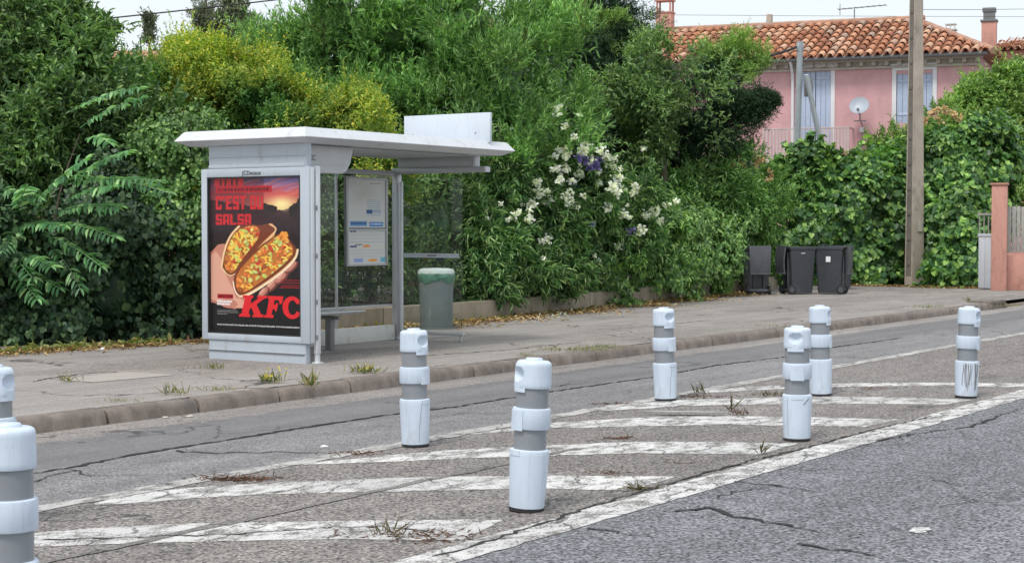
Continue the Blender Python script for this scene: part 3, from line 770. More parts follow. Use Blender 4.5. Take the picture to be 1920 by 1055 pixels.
    def cha(p, closed=True):
        for _ in range(3):
            q = []
            for i in range(len(p) if closed else len(p)-1):
                a_, b_ = p[i], p[(i+1) % len(p)]; q += [(a_[0]*.75+b_[0]*.25, a_[1]*.75+b_[1]*.25), (a_[0]*.25+b_[0]*.75, a_[1]*.25+b_[1]*.75)]
            p = q if closed else [p[0]]+q+[p[-1]]
        return p
    def taco(out, inn, edge, seed):
        out, inn, edge = cha(out), cha(inn), cha(edge, False)
        r = np.random.default_rng(seed)
        c.poly(out, (122, 56, 30)); n = c.inside(inn)
        c.line(edge, 11, (232, 176, 120)); c.line(edge, 5, (250, 222, 180))
        sv = c.a.copy(); c.put(n, (196, 118, 52))
        xs, ys = [p[0] for p in inn], [p[1] for p in inn]
        cols = [(236, 150, 62), (222, 120, 44), (250, 196, 84), (190, 200, 96), (226, 134, 52), (196, 52, 38), (150, 74, 30), (244, 174, 70), (240, 206, 110), (232, 128, 60), (216, 106, 48), (206, 214, 120)]
        for i in range(150):
            x, y = r.uniform(min(xs), max(xs)), r.uniform(min(ys), max(ys)); k = r.integers(0, len(cols)); a = r.uniform(0, 3)
            rx, ry = r.uniform(7, 20), r.uniform(5, 12)
            c.ell(x+2, y+3, rx, ry, (110, 52, 22), a, .55); c.ell(x, y, rx, ry, cols[k], a); c.ell(x-2, y-2, rx*.5, ry*.4, tuple(min(255, q+35) for q in cols[k]), a, .7)
        for i in range(34):
            x, y = r.uniform(min(xs)+20, max(xs)-20), r.uniform(min(ys)+20, max(ys)-20); a = r.uniform(-1, 1)
            c.line([(x, y), (x+18*math.cos(a), y+18*math.sin(a)), (x+30*math.cos(a+.6), y+30*math.sin(a+.6))], [7, 9, 6][i % 3], [(252, 222, 96), (246, 196, 70), (210, 220, 112)][i % 3])
        c.a = np.where(n[..., None], c.a, sv)
    t1o = [(52, 468), (68, 380), (98, 300), (140, 255), (200, 240), (250, 252), (290, 238), (322, 266), (296, 330), (210, 410), (150, 490), (118, 520), (80, 515)]
    t1i = [(64, 450), (80, 380), (106, 310), (146, 264), (204, 248), (244, 262), (238, 316), (190, 380), (148, 440), (112, 500), (84, 500)]
    c.poly([(200, 300), (262, 246), (300, 238), (322, 262), (310, 300), (220, 400), (120, 500), (130, 440)], (208, 140, 84))
    taco(t1o, t1i, [(54, 470), (68, 382), (98, 302), (142, 254)], 5)
    c.poly([(128, 492), (190, 420), (262, 330), (322, 270), (306, 320), (240, 380), (150, 500)], (226, 160, 100))
    c.line(cha([(56, 470), (84, 514), (120, 512), (200, 416), (316, 284), (320, 262), (290, 244)], False), 6, (246, 208, 158))
    t2o = [(112, 545), (122, 490), (180, 420), (250, 350), (320, 300), (362, 276), (386, 330), (420, 372), (410, 420), (350, 488), (262, 560), (180, 618), (140, 626), (118, 590)]
    t2i = [(124, 545), (134, 495), (190, 425), (258, 355), (322, 306), (360, 280), (380, 334), (404, 372), (392, 410), (334, 470), (250, 540), (176, 596), (146, 604), (128, 580)]
    taco(t2o, t2i, [(142, 622), (180, 612), (262, 556), (350, 484), (412, 416), (420, 374)], 9)
    c.line(cha([(112, 545), (118, 592), (142, 624), (182, 618), (264, 562), (352, 490), (414, 420), (422, 374)], False), 6, (250, 232, 200))
    for i in range(12): x = rg.uniform(345, 375); c.ell(x, rg.uniform(285, 330), 9, 6, (244, 160, 66), rg.uniform(0, 3))
    # small red print right
    for y in (528, 541, 556): c.rect(336+rg.uniform(0, 18), y, 430, y+6, (150, 20, 30), .8)
    c.rect(334, 568, 430, 571, (190, 26, 36))
    # red letters of the logo, heavy slanted slab letters
    R = (226, 34, 42)
    def sl(p, ox): return [(ox+x+(118-y)*.14, 612+y) for x, y in p]
    c.poly(sl([(0, 2), (52, 2), (50, 16), (43, 18), (43, 46), (78, 16), (70, 14), (71, 2), (118, 2), (117, 14), (104, 18), (72, 48), (100, 98), (114, 102), (113, 116), (62, 116), (62, 104), (68, 101), (50, 66), (42, 74), (40, 98), (49, 102), (48, 116), (-4, 116), (-4, 103), (6, 99), (11, 18), (0, 15)], 143), R)
    c.poly([(258+(x-258)*.80+4, y) for x, y in sl([(0, 2), (92, 2), (88, 42), (74, 42), (68, 22), (42, 22), (40, 46), (52, 46), (56, 38), (66, 38), (62, 80), (52, 80), (50, 69), (37, 69), (34, 98), (48, 102), (47, 116), (-8, 116), (-8, 103), (4, 99), (9, 18), (0, 15)], 264)], R)
    outer = [(352+40*math.cos(math.radians(a))*1.12+34, 671-58*math.sin(math.radians(a))) for a in range(28, 333, 8)]
    inner = [(352+19*math.cos(math.radians(a))*1.1+36, 671-38*math.sin(math.radians(a))) for a in range(332, 27, -8)]
    c.poly([(min(436, x+8), y) for x, y in outer+inner], R); c.poly([(430, 614), (440, 614), (438, 652), (424, 652)], R)
    # left small print
    c.rect(34, 612, 112, 634, (178, 16, 28)); 
    for i in range(7): c.rect(40+i*10, 618, 47+i*10, 628, (80, 8, 14))
    for y, x1_ in ((644, 104), (658, 96)):
        x = 32
        while x < x1_: wd = rg.uniform(4, 8); c.rect(x, y, x+wd, y+11, (240, 236, 236)); x += wd+1.6
    for y in (694, 701, 708, 715):
        x = 32
        while x < (128 if y < 710 else 80): wd = rg.uniform(3, 9); c.rect(x, y, x+wd, y+2.6, (190, 186, 186), .8); x += wd+1.6
    # fine random grain over the whole print
    c.a += rg.normal(0, 3, c.a.shape)
    return c
pc = poster()
post = pc.mesh('poster', pw, ph, T(px0, .040, pz1), case)
redm = plain('red print', (.62, .016, .03), .5, var=.03); whm = plain('white print', (.8, .8, .8), .5, var=.02); blk = plain('black print', (.02, .02, .02), .5)
k_ = pw/440.0; kz = ph/815.0
def ptext(body, x, y, hgt, wid, mat, nm='lettering', off=.0, par=None):
    """letters hgt tall and wid wide (poster units), baseline at y"""
    o = text_mesh(nm, body, 1.0, mat, par or post, Matrix.Identity(4), offset=off)
    vs = np.empty(len(o.data.vertices)*3, np.float32); o.data.vertices.foreach_get('co', vs); v = vs.reshape(-1, 3)
    w_, h_ = v[:, 0].max()-v[:, 0].min(), v[:, 1].max()-max(0, v[:, 1].min())
    o.matrix_local = T(x*k_, -.0015, -y*kz)@RX(math.pi/2)@Matrix.Diagonal((wid*k_/w_, hgt*kz/h_, 1, 1)); return o

ptext('POUR VOTRE SANTÉ, PRATIQUEZ UNE ACTIVITÉ PHYSIQUE RÉGULIÈRE. WWW.MANGERBOUGER.FR', 32, 776, 9, 396, whm, off=.02)
o = text_mesh('lettering', 'JCDecaux', .066, blk, case, T(.60, -.0012, 1.978)@RX(math.pi/2))
b = MB(); b.box(px0, px0+pw, .012, .018, pz1-ph, pz1); b.build('cover_glass', M['pglass'], case, None)
# side strip and slim front post
b = MB(); b.box(1.532, 1.540, .02, .075, .22, 2.04, .003); b.build('side_strip', M['shelw'], case)
b = MB(); b.box(1.50, 1.55, .10, .16, .10, 2.06, .008); b.box(1.505, 1.545, .11, .15, 0, .10); b.box(1.48, 1.57, .09, .18, 0, .015, .004); pst = b.build('post', M['shelw'], sh)
for z in (.25, .62, 1.1, 1.6): b = MB(); b.box(1.546, 1.556, .088, .105, z, z+.05, .003); b.build('hinge', M['dkalu'], pst)
# roof bracket at the near end, curved lower end
b = MB(); prof = [(.18, 2.0), (.82, 2.0), (.90, 2.03), (.97, 2.12), (1.02, 2.296), (.18, 2.296)]
b.prism([(y, z) for y, z in prof], 1.06, 1.30, M=Matrix(((0, 0, 1, 0), (1, 0, 0, 0), (0, 1, 0, 0), (0, 0, 0, 1))), bev=.008)
b.box(1.30, 1.306, .2, .88, 2.085, 2.10); br = b.build('roof_bracket', M['alu'], sh)
text_mesh('lettering', 'SEC', .085, M['dkalu'], br, T(1.3075, .24, 2.13)@RZ(math.pi/2)@RX(math.pi/2))
# back: glass panes between slim uprights
b = MB(); b.box(-.16, -.10, .7, 3.7, 2.08, 2.14, .006); b.build('top_rail', M['alu'], sh)
b = MB(); b.box(-.16, -.12, .7, 3.7, .43, .455, .004); b.build('lower_rail', M['alu'], sh)
for y0, y1 in ((.7, 1.28), (1.30, 2.44), (2.46, 3.62)):
    b = MB(); b.box(-.138, -.130, y0, y1, .45, 2.09); b.build('glass_pane', M['glass'], sh, None)
for y in (1.29, 2.45):
    b = MB(); b.box(-.15, -.118, y-.012, y+.012, .2, 2.1, .003); b.build('upright', M['alu'], sh)
b = MB(); b.box(-.19, -.09, .7, 3.56, 0, .19, .01); b.build('plinth', M['plinth'], sh)
# far post with inner stile
b = MB(); b.box(-.17, -.085, 3.60, 3.70, 0, 2.10, .008); b.box(-.20, -.06, 3.57, 3.73, 0, .03, .005); fp = b.build('post', M['alu'], sh)
b = MB(); b.box(-.06, -.03, 3.62, 3.66, .12, 2.0, .005); b.build('stile', M['shelw'], fp)
b = MB(); b.box(-.17, 1.27, 3.59, 3.71, 2.101, 2.172, .008); bm_ = b.build('cross_beam', M['alu'], sh)
b = MB(); b.box(1.271, 1.278, 3.60, 3.70, 2.105, 2.168); b.build('end_cap', M['shelw'], bm_)
b = MB(); b.box(-.08, 1.09, 3.61, 3.69, 2.173, 2.299, .004); b.build('header_panel', M['alu'], sh)
b = MB(); b.box(1.091, 1.125, 3.60, 3.70, 2.173, 2.299, .003); b.build('panel_edge', M['shelw'], sh)
b = MB(); b.box(-.04, .90, 3.636, 3.644, .11, 2.06); b.build('glass_pane', M['glass'], sh, None)
b = MB(); b.box(-.05, .92, 3.61, 3.67, .075, .115, .004); b.box(.86, .89, 3.62, 3.66, 0, .08, .003); b.build('bottom_rail', M['alu'], sh)
cs = Canvas(200, 16, 200, 16, (222, 228, 236))
for i in range(-2, 42): cs.line([(i*5, 0), (i*5+7, 16)], 1.5, (120, 130, 146))
cs.rect(82, 3, 120, 13, (215, 220, 228)); 
for i in range(9): cs.rect(84+i*4, 5, 86.6+i*4, 11, (60, 66, 84))
ss = cs.mesh('safety_stripe', .86, .055, T(0, 3.630, 1.10), sh)
# sign board across the roof
b = MB(); b.box(.28, 1.57, 3.27, 3.31, 2.44, 2.80, .004); sb = b.build('sign_board', M['board'], sh)
for x in (.42, 1.36): b = MB(); b.lathe([(.008, 0), (.008, .006)], 10, M=T(x, 3.268, 2.56)@RX(math.pi/2)); b.build('rivet', M['dkalu'], sb)
# timetable
def timetable():
    c = Canvas(160, 220, 160, 220, (216, 218, 216)); r = np.random.default_rng(2)
    for i in range(40): c.ell(r.uniform(0, 110), r.uniform(0, 60), 20, 12, (196, 196, 188), a=.12)
    def txt(x0, y, x1, h, col, a=.8):
        x = x0
        while x < x1: w_ = r.uniform(2, 6); c.rect(x, y, min(x+w_, x1), y+h, col, a); x += w_+1.2
    txt(92, 8, 140, 2, (120, 120, 120)); 
    for y in range(52, 96, 5): txt(80, y, 140, 1.6, (120, 150, 180), .6)
    c.rect(78, 78, 104, 88, (60, 96, 150)); txt(106, 79, 140, 6, (120, 160, 200), .6)
    c.rect(8, 108, 80, 121, (110, 160, 205)); txt(12, 111, 76, 6, (50, 90, 150)); c.rect(90, 110, 150, 122, (60, 130, 200)); txt(94, 113, 146, 5, (220, 235, 250))
    c.rect(0, 125, 160, 130, (120, 124, 128))
    for y in (137, 143, 153, 162, 184, 192): txt(8, y, 150, 1.4, (110, 110, 115), .5)
    txt(8, 132, 34, 5, (50, 70, 120)); txt(30, 168, 62, 3, (40, 40, 60)); c.rect(8, 172, 36, 178, (60, 80, 150)); c.ell(78, 174, 16, 4, (250, 160, 70)); c.rect(0, 176, 160, 178, (228, 220, 196), .8)
    c.rect(24, 206, 62, 215, (150, 170, 225)); c.ell(104, 211, 20, 4, (245, 175, 90)); c.rect(138, 204, 158, 216, (110, 190, 215)); txt(20, 200, 120, 1.5, (120, 120, 120), .5)
    return c
tt = empty('timetable_case'); tt.parent = sh; tt.location = (-.075, 2.57, 0)
MY = RZ(math.pi/2)
b = MB(); b.box(-.04, .0, 0, .80, .95, 2.04, .004); b.build('backing_board', M['dkalu'], tt)
b = MB()
for y0, y1, z0_, z1_ in ((0, .03, .95, 2.04), (.77, .80, .95, 2.04), (.03, .77, .95, .975), (.03, .77, 2.01, 2.04), (.03, .77, 1.385, 1.405)): b.box(-.0, .02, y0, y1, z0_, z1_, .002)
b.build('frame', M['alu'], tt)
timetable().mesh('timetable', .74, 1.035, T(.004, .03, 2.01)@RZ(math.pi/2), tt)
# bench
bn = empty('bench'); bn.parent = sh; bn.location = (.22, 0, 0)
b = MB(); b.box(0, .40, .30, 2.08, .435, .458, .008); b.box(.04, .36, .32, 2.02, .42, .435, .004); b.build('seat', M['alu'], bn)
for y in (.65, 1.66):
    b = MB(); b.box(.16, .24, y-.04, y+.04, 0, .40, .006); b.box(.08, .34, y-.02, y+.02, .36, .40, .004); b.box(.12, .28, y-.07, y+.07, 0, .012); b.build('leg', M['dkalu'], bn)

# ================================================================== LITTER BIN behind the shelter
pb = G(818, 616, KH); lb = empty('litter_bin', pb, .3, 'round grey litter bin with green liner behind the shelter glass', 'litter bin')
b = MB(); b.lathe([(.225, 0), (.232, .02), (.238, .45), (.246, .70), (.246, .74)], 40)
b.lathe([(.24, .0), (.24, .03)], 40, cap=False)
b.build('body', M['tgrey'], lb)
b = MB(); rr = random.Random(4); 
prof = [(.250, .665), (.259, .69), (.266, .73), (.264, .775), (.255, .79)]
bb = bmesh.new(); R = []
for j, (r, z) in enumerate(prof):
    R.append([bb.verts.new(((r+rr.uniform(-.006, .008))*math.cos(k*math.pi/24), (r+rr.uniform(-.006, .008))*math.sin(k*math.pi/24), z+.022*math.sin(k*.55+1)*(j < 2)+rr.uniform(-.006, .006))) for k in range(48)])
for a, c in zip(R, R[1:]):
    for k in range(48): bb.faces.new((a[k], a[(k+1) % 48], c[(k+1) % 48], c[k]))
b.merge(bb); b.build('liner', M['bagg'], lb)
b = MB(); b.lathe([(.262, .775), (.262, .80), (.245, .835), (.19, .852), (.05, .858), (.001, .858)], 40); b.build('lid', M['bagw'], lb)

# ================================================================== BOLLARDS
def cap_mesh():
    bb = bmesh.new(); seg = 72; R = []
    zs = [(.668, .0965), (.672, .0985), (.69, .0985)]+[(.69+.1*k/12, .0985-.0025*k/12) for k in range(1, 13)]+[(.800, .0945), (.808, .090), (.8135, .080), (.8155, .060), (.8155, .048)]
    for z, r in zs:
        ring = []
        for k in range(seg):
            a = 2*math.pi*k/seg; da = (a+math.pi) % (2*math.pi)-math.pi; rr_ = r
            if abs(da) < .62 and z < .80: rr_ = max(r+.004*min(1, (.62-abs(da))/.05), 0); rr_ = min(rr_, .0985/max(.5, math.cos(da)))if abs(da) < .35 else rr_
            e = (da*.1/.050)**2+((z-.742)/.038)**2
            if e < 1: rr_ -= .036*(1-e)**.55
            ring.append(bb.verts.new((rr_*math.cos(a), rr_*math.sin(a), z)))
        R.append(ring)
    for a, c in zip(R, R[1:]):
        for k in range(seg): bb.faces.new((a[k], a[(k+1) % seg], c[(k+1) % seg], c[k]))
    bb.faces.new(R[0][::-1]); bb.faces.new(R[-1]); return bb
def arc_plate(mb, r, a0, a1, z0, z1, th=.004, n=10):
    for k in range(n):
        p = a0+(a1-a0)*k/n; q = a0+(a1-a0)*(k+1)/n
        f = lambda rr_, a: (rr_*math.cos(a), rr_*math.sin(a))
        mb.prism([f(r-.008, p), f(r+th, p), f(r+th, q), f(r-.008, q)], z0, z1)
bol = empty('road_bollard', (0, 0, 0))
b = MB(); b.lathe([(.090, -.002), (.096, .003), (.096, .02), (.085, .022)], 40); b.build('foot', M['rubber'], bol)
b = MB(); b.lathe([(.092, .018), (.0955, .022), (.0985, .08), (.1035, .2), (.1065, .30), (.1065, .322), (.1045, .331), (.098, .336), (.087, .337)], 56); 
arc_plate(b, .1065, -.25, .55, .305, .332, .0035); b.build('base_sleeve', M['boll'], bol)
b = MB(); b.lathe([(.089, .335), (.0885, .449)], 48); b.build('reflective_band', M['reflect'], bol)
b = MB(); b.lathe([(.09, .446), (.1015, .447), (.1045, .452), (.1045, .546), (.102, .557), (.096, .56), (.088, .561)], 56)
arc_plate(b, .1045, -.3, .62, .440, .548, .0045); b.build('collar', M['boll'], bol)
b = MB(); b.lathe([(.088, .558), (.0875, .67)], 48); b.build('reflective_band', M['reflect'], bol)
b = MB(); b.merge(cap_mesh()); arc_plate(b, .0975, -.62, .62, .646, .675, .003, 14); cp = b.build('cap', M['boll'], bol)
b = MB(); b.lathe([(.048, .814), (.047, .822), (.042, .828), (.02, .8295), (.001, .8295)], 32); b.build('plug', M['boll'], cp)
def copy_tree(o, parent=None):
    c = o.copy(); C.collection.objects.link(c)
    if parent: c.parent = parent
    for ch in list(o.children): copy_tree(ch, c)
    return c
spots = [ # px, base y, tilt, facing, label
 (987, 956, 3.0, -152, 'white and grey road bollard leaning right in the middle foreground', 0),
 (779, 836, -.8, -42, 'white road bollard straight in front of the litter bin and shelter end', 1),
 (1248, 750, -1.6, -58, 'white road bollard standing below the white flowering hedge', 1),
 (1494, 825, .0, -108, 'white road bollard with a scuffed side in front of another bollard', 2),
 (1539, 741, -1.2, -26, 'white road bollard half hidden behind the scuffed one below the wheeled bins', 0),
 (1811, 745, 1.6, -38, 'white road bollard with black scrapes over its base, furthest to the right', 3),
 (17, 1223, .3, 160, 'largest white road bollard cut off at the lower left corner', 0),
 (-7, 985, -.3, -20, 'white road bollard mostly out of frame behind the largest one', 0)]
scuffm = plain('scuff', (.19, .185, .18), .8, var=.4, scale=60)
for i, (px, py, tilt, face, lab, sc) in enumerate(spots):
    o = bol if i == 0 else copy_tree(bol)
    o.location = G(px, py); o.rotation_euler = Matrix.Rotation(math.radians(tilt), 3, 'Y').to_4x4().__matmul__(RZ(math.radians(face))).to_euler()
    tag(o, lab, 'bollard', 'white road bollards along the hatched island')
for i, (px, py, tilt, face, lab, sc) in enumerate(spots):
    if not sc: continue
    o = [q for q in C.objects if q.get('label') == lab][0]; fr_ = math.radians(face)
    rr = random.Random(i*7+1); b = MB()
    ang0 = math.radians(-90)-fr_
    if sc == 1: L_ = [[(ang0+.35+(.5*(z-.03)/.3)**2*.9, z) for z in np.linspace(.33, .03, 14)]]
    elif sc == 2: L_ = [[(ang0-.85, z) for z in np.linspace(.33, .02, 10)]]+[[(ang0+.25+.5*f, .265+.05*f+rr.uniform(-.006, .006)) for f in np.linspace(0, 1, 8)] for _ in range(5)]
    else: L_ = [[(ang0+x0_+.05*math.sin(f*5+x0_*9), .32-.26*f*ln) for f in np.linspace(0, 1, 12)] for x0_, ln in [(rr.uniform(-.6, .8), rr.uniform(.5, 1)) for _ in range(13)]]
    for line in L_:
        prev = None; w_ = rr.uniform(.0012, .004) if sc == 3 else .0013
        for j, (a, z) in enumerate(line):
            r = np.interp(z, [.02, .08, .2, .30, .335], [.0955, .0985, .1035, .1065, .1062])+.0012
            ww = w_/r*(1 if 0 < j < len(line)-1 else .2)
            cur = [b.bm.verts.new((r*math.cos(a-ww), r*math.sin(a-ww), z)), b.bm.verts.new((r*math.cos(a+ww), r*math.sin(a+ww), z))]
            if prev: b.bm.faces.new((prev[0], prev[1], cur[1], cur[0]))
            prev = cur
    s_ = b.build('scuff_mark' if sc > 1 else 'seam', scuffm, o, None)

# ================================================================== WHEELED BINS
def make_bin():
    root = empty('wheeled_bin'); b = MB()
    def rr_(w_, d, z, r=.05, dy=0): return [(x, y+dy, z) for x, y in rrect(-w_/2, w_/2, -d/2, d/2, r, 4)]
    b.loft([rr_(.48, .52, .03), rr_(.49, .55, .10), rr_(.52, .61, .55), rr_(.545, .67, .95), rr_(.545, .67, .965), rr_(.58, .72, .97), rr_(.58, .72, 1.02), rr_(.54, .68, 1.025), rr_(.50, .62, .90), rr_(.42, .5, .3)])
    b.box(-.03, .03, .335, .355, .25, .93, .006) if False else None
    body = b.build('body', M['bin'], root, .7)
    b = MB()
    for x in (-.12, .12): b.box(x-.012, x+.012, -.345, -.285, .15, .9, .004)
    b.box(-.20, .20, -.335, -.28, .07, .13, .01); b.build('rib', M['binlid'], root)
    b = MB(); b.tube([(-.27, -.30, 1.0), (-.27, -.41, 1.035), (.27, -.41, 1.035), (.27, -.30, 1.0)], .018, 8); b.build('handle', M['bin'], root)
    b = MB(); b.tube([(-.27, -.29, .10), (.27, -.29, .10)], .014, 8); b.build('axle', M['steel'], root)
    for x in (-.265, .265):
        b = MB(); b.lathe([(.02, -.025), (.085, -.025), (.10, -.018), (.10, .018), (.085, .025), (.02, .025)], 24, M=T(x, -.29, .10)@RY(math.pi/2)); wh = b.build('wheel', M['rubber'], root)
        b = MB(); b.lathe([(.06, -.028), (.06, .028)], 18, M=T(x, -.29, .10)@RY(math.pi/2)); b.build('hub', M['binlid'], wh)
    # lid thrown open, hanging down the back
    b = MB(); n = 8; rings = []
    for k in range(n+1):
        f = k/n; z = 1.045-.60*f; y = -.43-.03*math.sin(f*math.pi)-.01*f; w_ = .262*(1-.10*f)
        rings.append([(-w_, y, z), (-w_, y-.035, z), (w_, y-.035, z), (w_, y, z)])
    b.loft(rings); b.box(-.235, .235, -.50, -.425, .435, .47, .008)
    for x in (-.15, 0, .15): b.box(x-.04, x+.04, -.512, -.49, .44, .465, .004)
    b.box(-.22, .22, -.478, -.462, .55, .95, .006); b.build('lid', M['binlid'], root)
    return root
bins = [(1417, 552, 4, 'charcoal wheeled bin seen from its back with lid hanging open, leftmost of the bins', 35.9),
        (1497, 551, -76, 'charcoal wheeled bin side on in the middle of the row with small white mark', 35.9),
        (1557, 551, 70, 'charcoal wheeled bin with white sticker, rightmost of the bins', 35.9),
        (1572, 542, -88, 'charcoal wheeled bin mostly hidden behind the bin with the white sticker', 37.6)]
wb = make_bin()
for i, (px, py, yaw, lab, D) in enumerate(bins):
    o = wb if i == 0 else copy_tree(wb)
    g0 = G(px, py, KH); o.location = g0; o.scale = (.90, .90, 1); o.rotation_euler.z = math.radians(yaw); tag(o, lab, 'wheeled bin', 'wheeled bins put out on the pavement')
    if i == 2:
        b = MB(); b.box(-.02, .09, -.001, .001, 0, .165); s_ = b.build('sticker', M['paper'], o, None)
        s_.matrix_local = RZ(math.radians(-90))@T(-.06, -.279, .73)@RX(math.radians(-4.2))
        s_.matrix_local = T(-.275, .05, .70)@RZ(-math.pi/2)@RX(-.065)
    if i == 1:
        b = MB(); b.box(-.05, .05, -.001, .001, 0, .014); s_ = b.build('mark', M['paper'], o, None)
        s_.matrix_local = T(.272, .0, .88)@RZ(math.pi/2)@RX(-.065)
#@@PART3
# ================================================================== PINK HOUSE
HA = -math.radians(21.5); HO = P(1600, 430, 56.0); HO.z = KH-.1
hs = empty('pink_house', tuple(HO), HA, 'pink two storey house with terracotta tiled roof and pale blue shutters', 'house')
hx, hyv = Vector((math.cos(HA), math.sin(HA), 0)), Vector((-math.sin(HA), math.cos(HA), 0))
def H(px, py, dep=0.0):
    """local (x, z) on the plane parallel to the front, dep metres behind it"""
    d = ray(px, py); o = HO+hyv*dep; k = (o-Vector((0, 0, HCAM))).dot(hyv)/d.dot(hyv)
    p = Vector((0, 0, HCAM))+d*k-HO; return p.dot(hx), p.z
XL, XR = H(1225, 300)[0], H(1836, 300)[0]; ZE = H(1600, 113)[1]; ZC = H(1600, 131)[1]
doorx0, ztop = H(1493, 129); doorx1 = H(1566, 129)[0]; zdoor = H(1530, 285)[1]
wx0, wz1 = H(1673, 133); wx1 = H(1757, 133)[0]; wz0 = H(1715, 236)[1]
# front wall built round its openings, then sides and back
b = MB(); xs = [XL, doorx0+.12, doorx1-.12, wx0+.12, wx1-.12, XR]
def wallbox(x0, x1, z0, z1): b.box(x0, x1, 0, .35, z0, z1)
wallbox(xs[0], xs[1], 0, ZE); wallbox(xs[2], xs[3], 0, ZE); wallbox(xs[4], xs[5], 0, ZE)
wallbox(xs[1], xs[2], 0, zdoor); wallbox(xs[1], xs[2], ztop-.12, ZE); wallbox(xs[3], xs[4], 0, wz0+.1); wallbox(xs[3], xs[4], wz1-.12, ZE)
b.box(XL, XL+.35, .35, 8, 0, ZE); b.box(XR-.35, XR, .35, 8, 0, ZE); b.box(XL, XR, 7.65, 8, 0, ZE)
b.build('wall', M['pink'], hs, None)
for x0_, x1_, z0_, z1_, nm in ((doorx0, doorx1, zdoor, ztop, 'a'), (wx0, wx1, wz0, wz1, 'b')):
    fo = empty('window'); fo.parent = hs; fo.location = (0, 0, 0)
    b = MB(); b.box(x0_, x0_+.14, -.045, .1, z0_, z1_, .006); b.box(x1_-.14, x1_, -.045, .1, z0_, z1_, .006); b.box(x0_, x1_, -.05, .1, z1_-.001, z1_+.16, .01)
    b.box(x0_-.05, x1_+.05, -.09, .1, z1_+.16, z1_+.22, .01); b.build('surround', M['white'], fo)
    b = MB(); b.box(x0_+.141, x1_-.141, .16, .2, z0_, z1_); b.build('pane', M['dkalu'], fo, None)
    xm = (x0_+x1_)/2
    for u0, u1 in ((x0_+.15, xm-.008), (xm+.008, x1_-.15)):
        b = MB(); n = 3
        for k in range(n): b.box(u0+(u1-u0)*k/n+.004, u0+(u1-u0)*(k+1)/n-.004, .03, .06, z0_+.02, z1_-.02, .006)
        for z in (z0_+.35, z1_-.4): b.box(u0+.02, u1-.02, .012, .031, z, z+.09, .004)
        b.build('shutter', M['shut'], fo)
# cornice with dentils, gutter
b = MB(); b.box(XL-.05, XR+.05, -.10, -.001, ZC, ZC+.08, .01); b.box(XL-.1, XR+.1, -.30, -.001, ZE-.08, ZE-.01, .01)
b.box(XL, XR, -.04, -.002, ZC+.08, ZE-.08)
x = XL+.1
while x < XR: b.box(x, x+.13, -.24, -.035, ZC+.10, ZE-.08, .008); x += .42
b.build('cornice', M['cornice'], hs)
b = MB(); b.tube([(XL-.4, -.56, ZE+.02), (XR+.3, -.56, ZE+.02)], .06, 10); b.build('gutter', M['dkalu'], hs)
dx = H(1487, 200)[0]
b = MB(); b.tube([(dx, -.5, ZE), (dx, -.12, ZC-.1), (dx, -.09, ZC-.5), (dx, -.09, .2)], .05, 10); b.build('downpipe', M['white'], hs)
# canal tile roof
RY0, RYR = -.62, 4.2; ZR = H(1650, 44, RYR)[1]; xrg = H(1712, 44, RYR)[0]; xl, xr = XL-.45, XR+.45
sl = (ZR-ZE)/(RYR-RY0); SL = math.hypot(ZR-ZE, RYR-RY0); ang = math.atan(sl)
rng = np.random.default_rng(11); V, F, S = [], [], []; off = 0; seg = 7; rows = 8; stp = SL/rows; pitch = .315
ncol = int((xr-xl)/pitch)
def tiles(col_n, orig, ax, up, nrm, lim):
    global off
    for c in range(col_n):
        for r in range(rows):
            u = (r+.5)/rows
            if not lim(c, u): continue
            j = rng.normal(0, .012, 2); r0, r1 = .125, .098; lift = .02+.012*rng.random()
            for layer in (0,):
                A = []
                for e_, (rad, d) in enumerate(((r0, r*stp-.05), (r1, (r+1)*stp+.04))):
                    for k in range(seg+1):
                        a = math.pi*k/seg; h = rad*math.sin(a)+(lift+.045 if e_ == 0 else lift-.005); xx = (c+.5)*pitch+j[0]*(1 if e_ else -1)+rad*math.cos(a)
                        A.append(orig+ax*xx+up*d+nrm*h)
                V.extend(A); n = seg+1
                for k in range(seg): F.extend([off+k, off+k+1, off+n+k+1, off+n+k]); S.append(4)
                # thick front lip
                lip = [orig+ax*((c+.5)*pitch-j[0]+(r0-.02)*math.cos(math.pi*k/seg))+up*(r*stp-.05)+nrm*((r0-.02)*math.sin(math.pi*k/seg)+lift+.045) for k in range(seg+1)]
                b0 = off+2*n; V.extend(lip)
                for k in range(seg): F.extend([off+k, b0+k, b0+k+1, off+k+1]); S.append(4)
                off += 3*n
X_, Y_, Z_ = Vector((1, 0, 0)), Vector((0, 1, 0)), Vector((0, 0, 1))
upv = Vector((0, math.cos(ang), math.sin(ang))); nv = Vector((0, -math.sin(ang), math.cos(ang)))
tiles(ncol, Vector((xl, RY0, ZE+.03)), X_, upv, nv, lambda c, u: (c+.5)*pitch+xl < xr-(xr-xrg)*u)
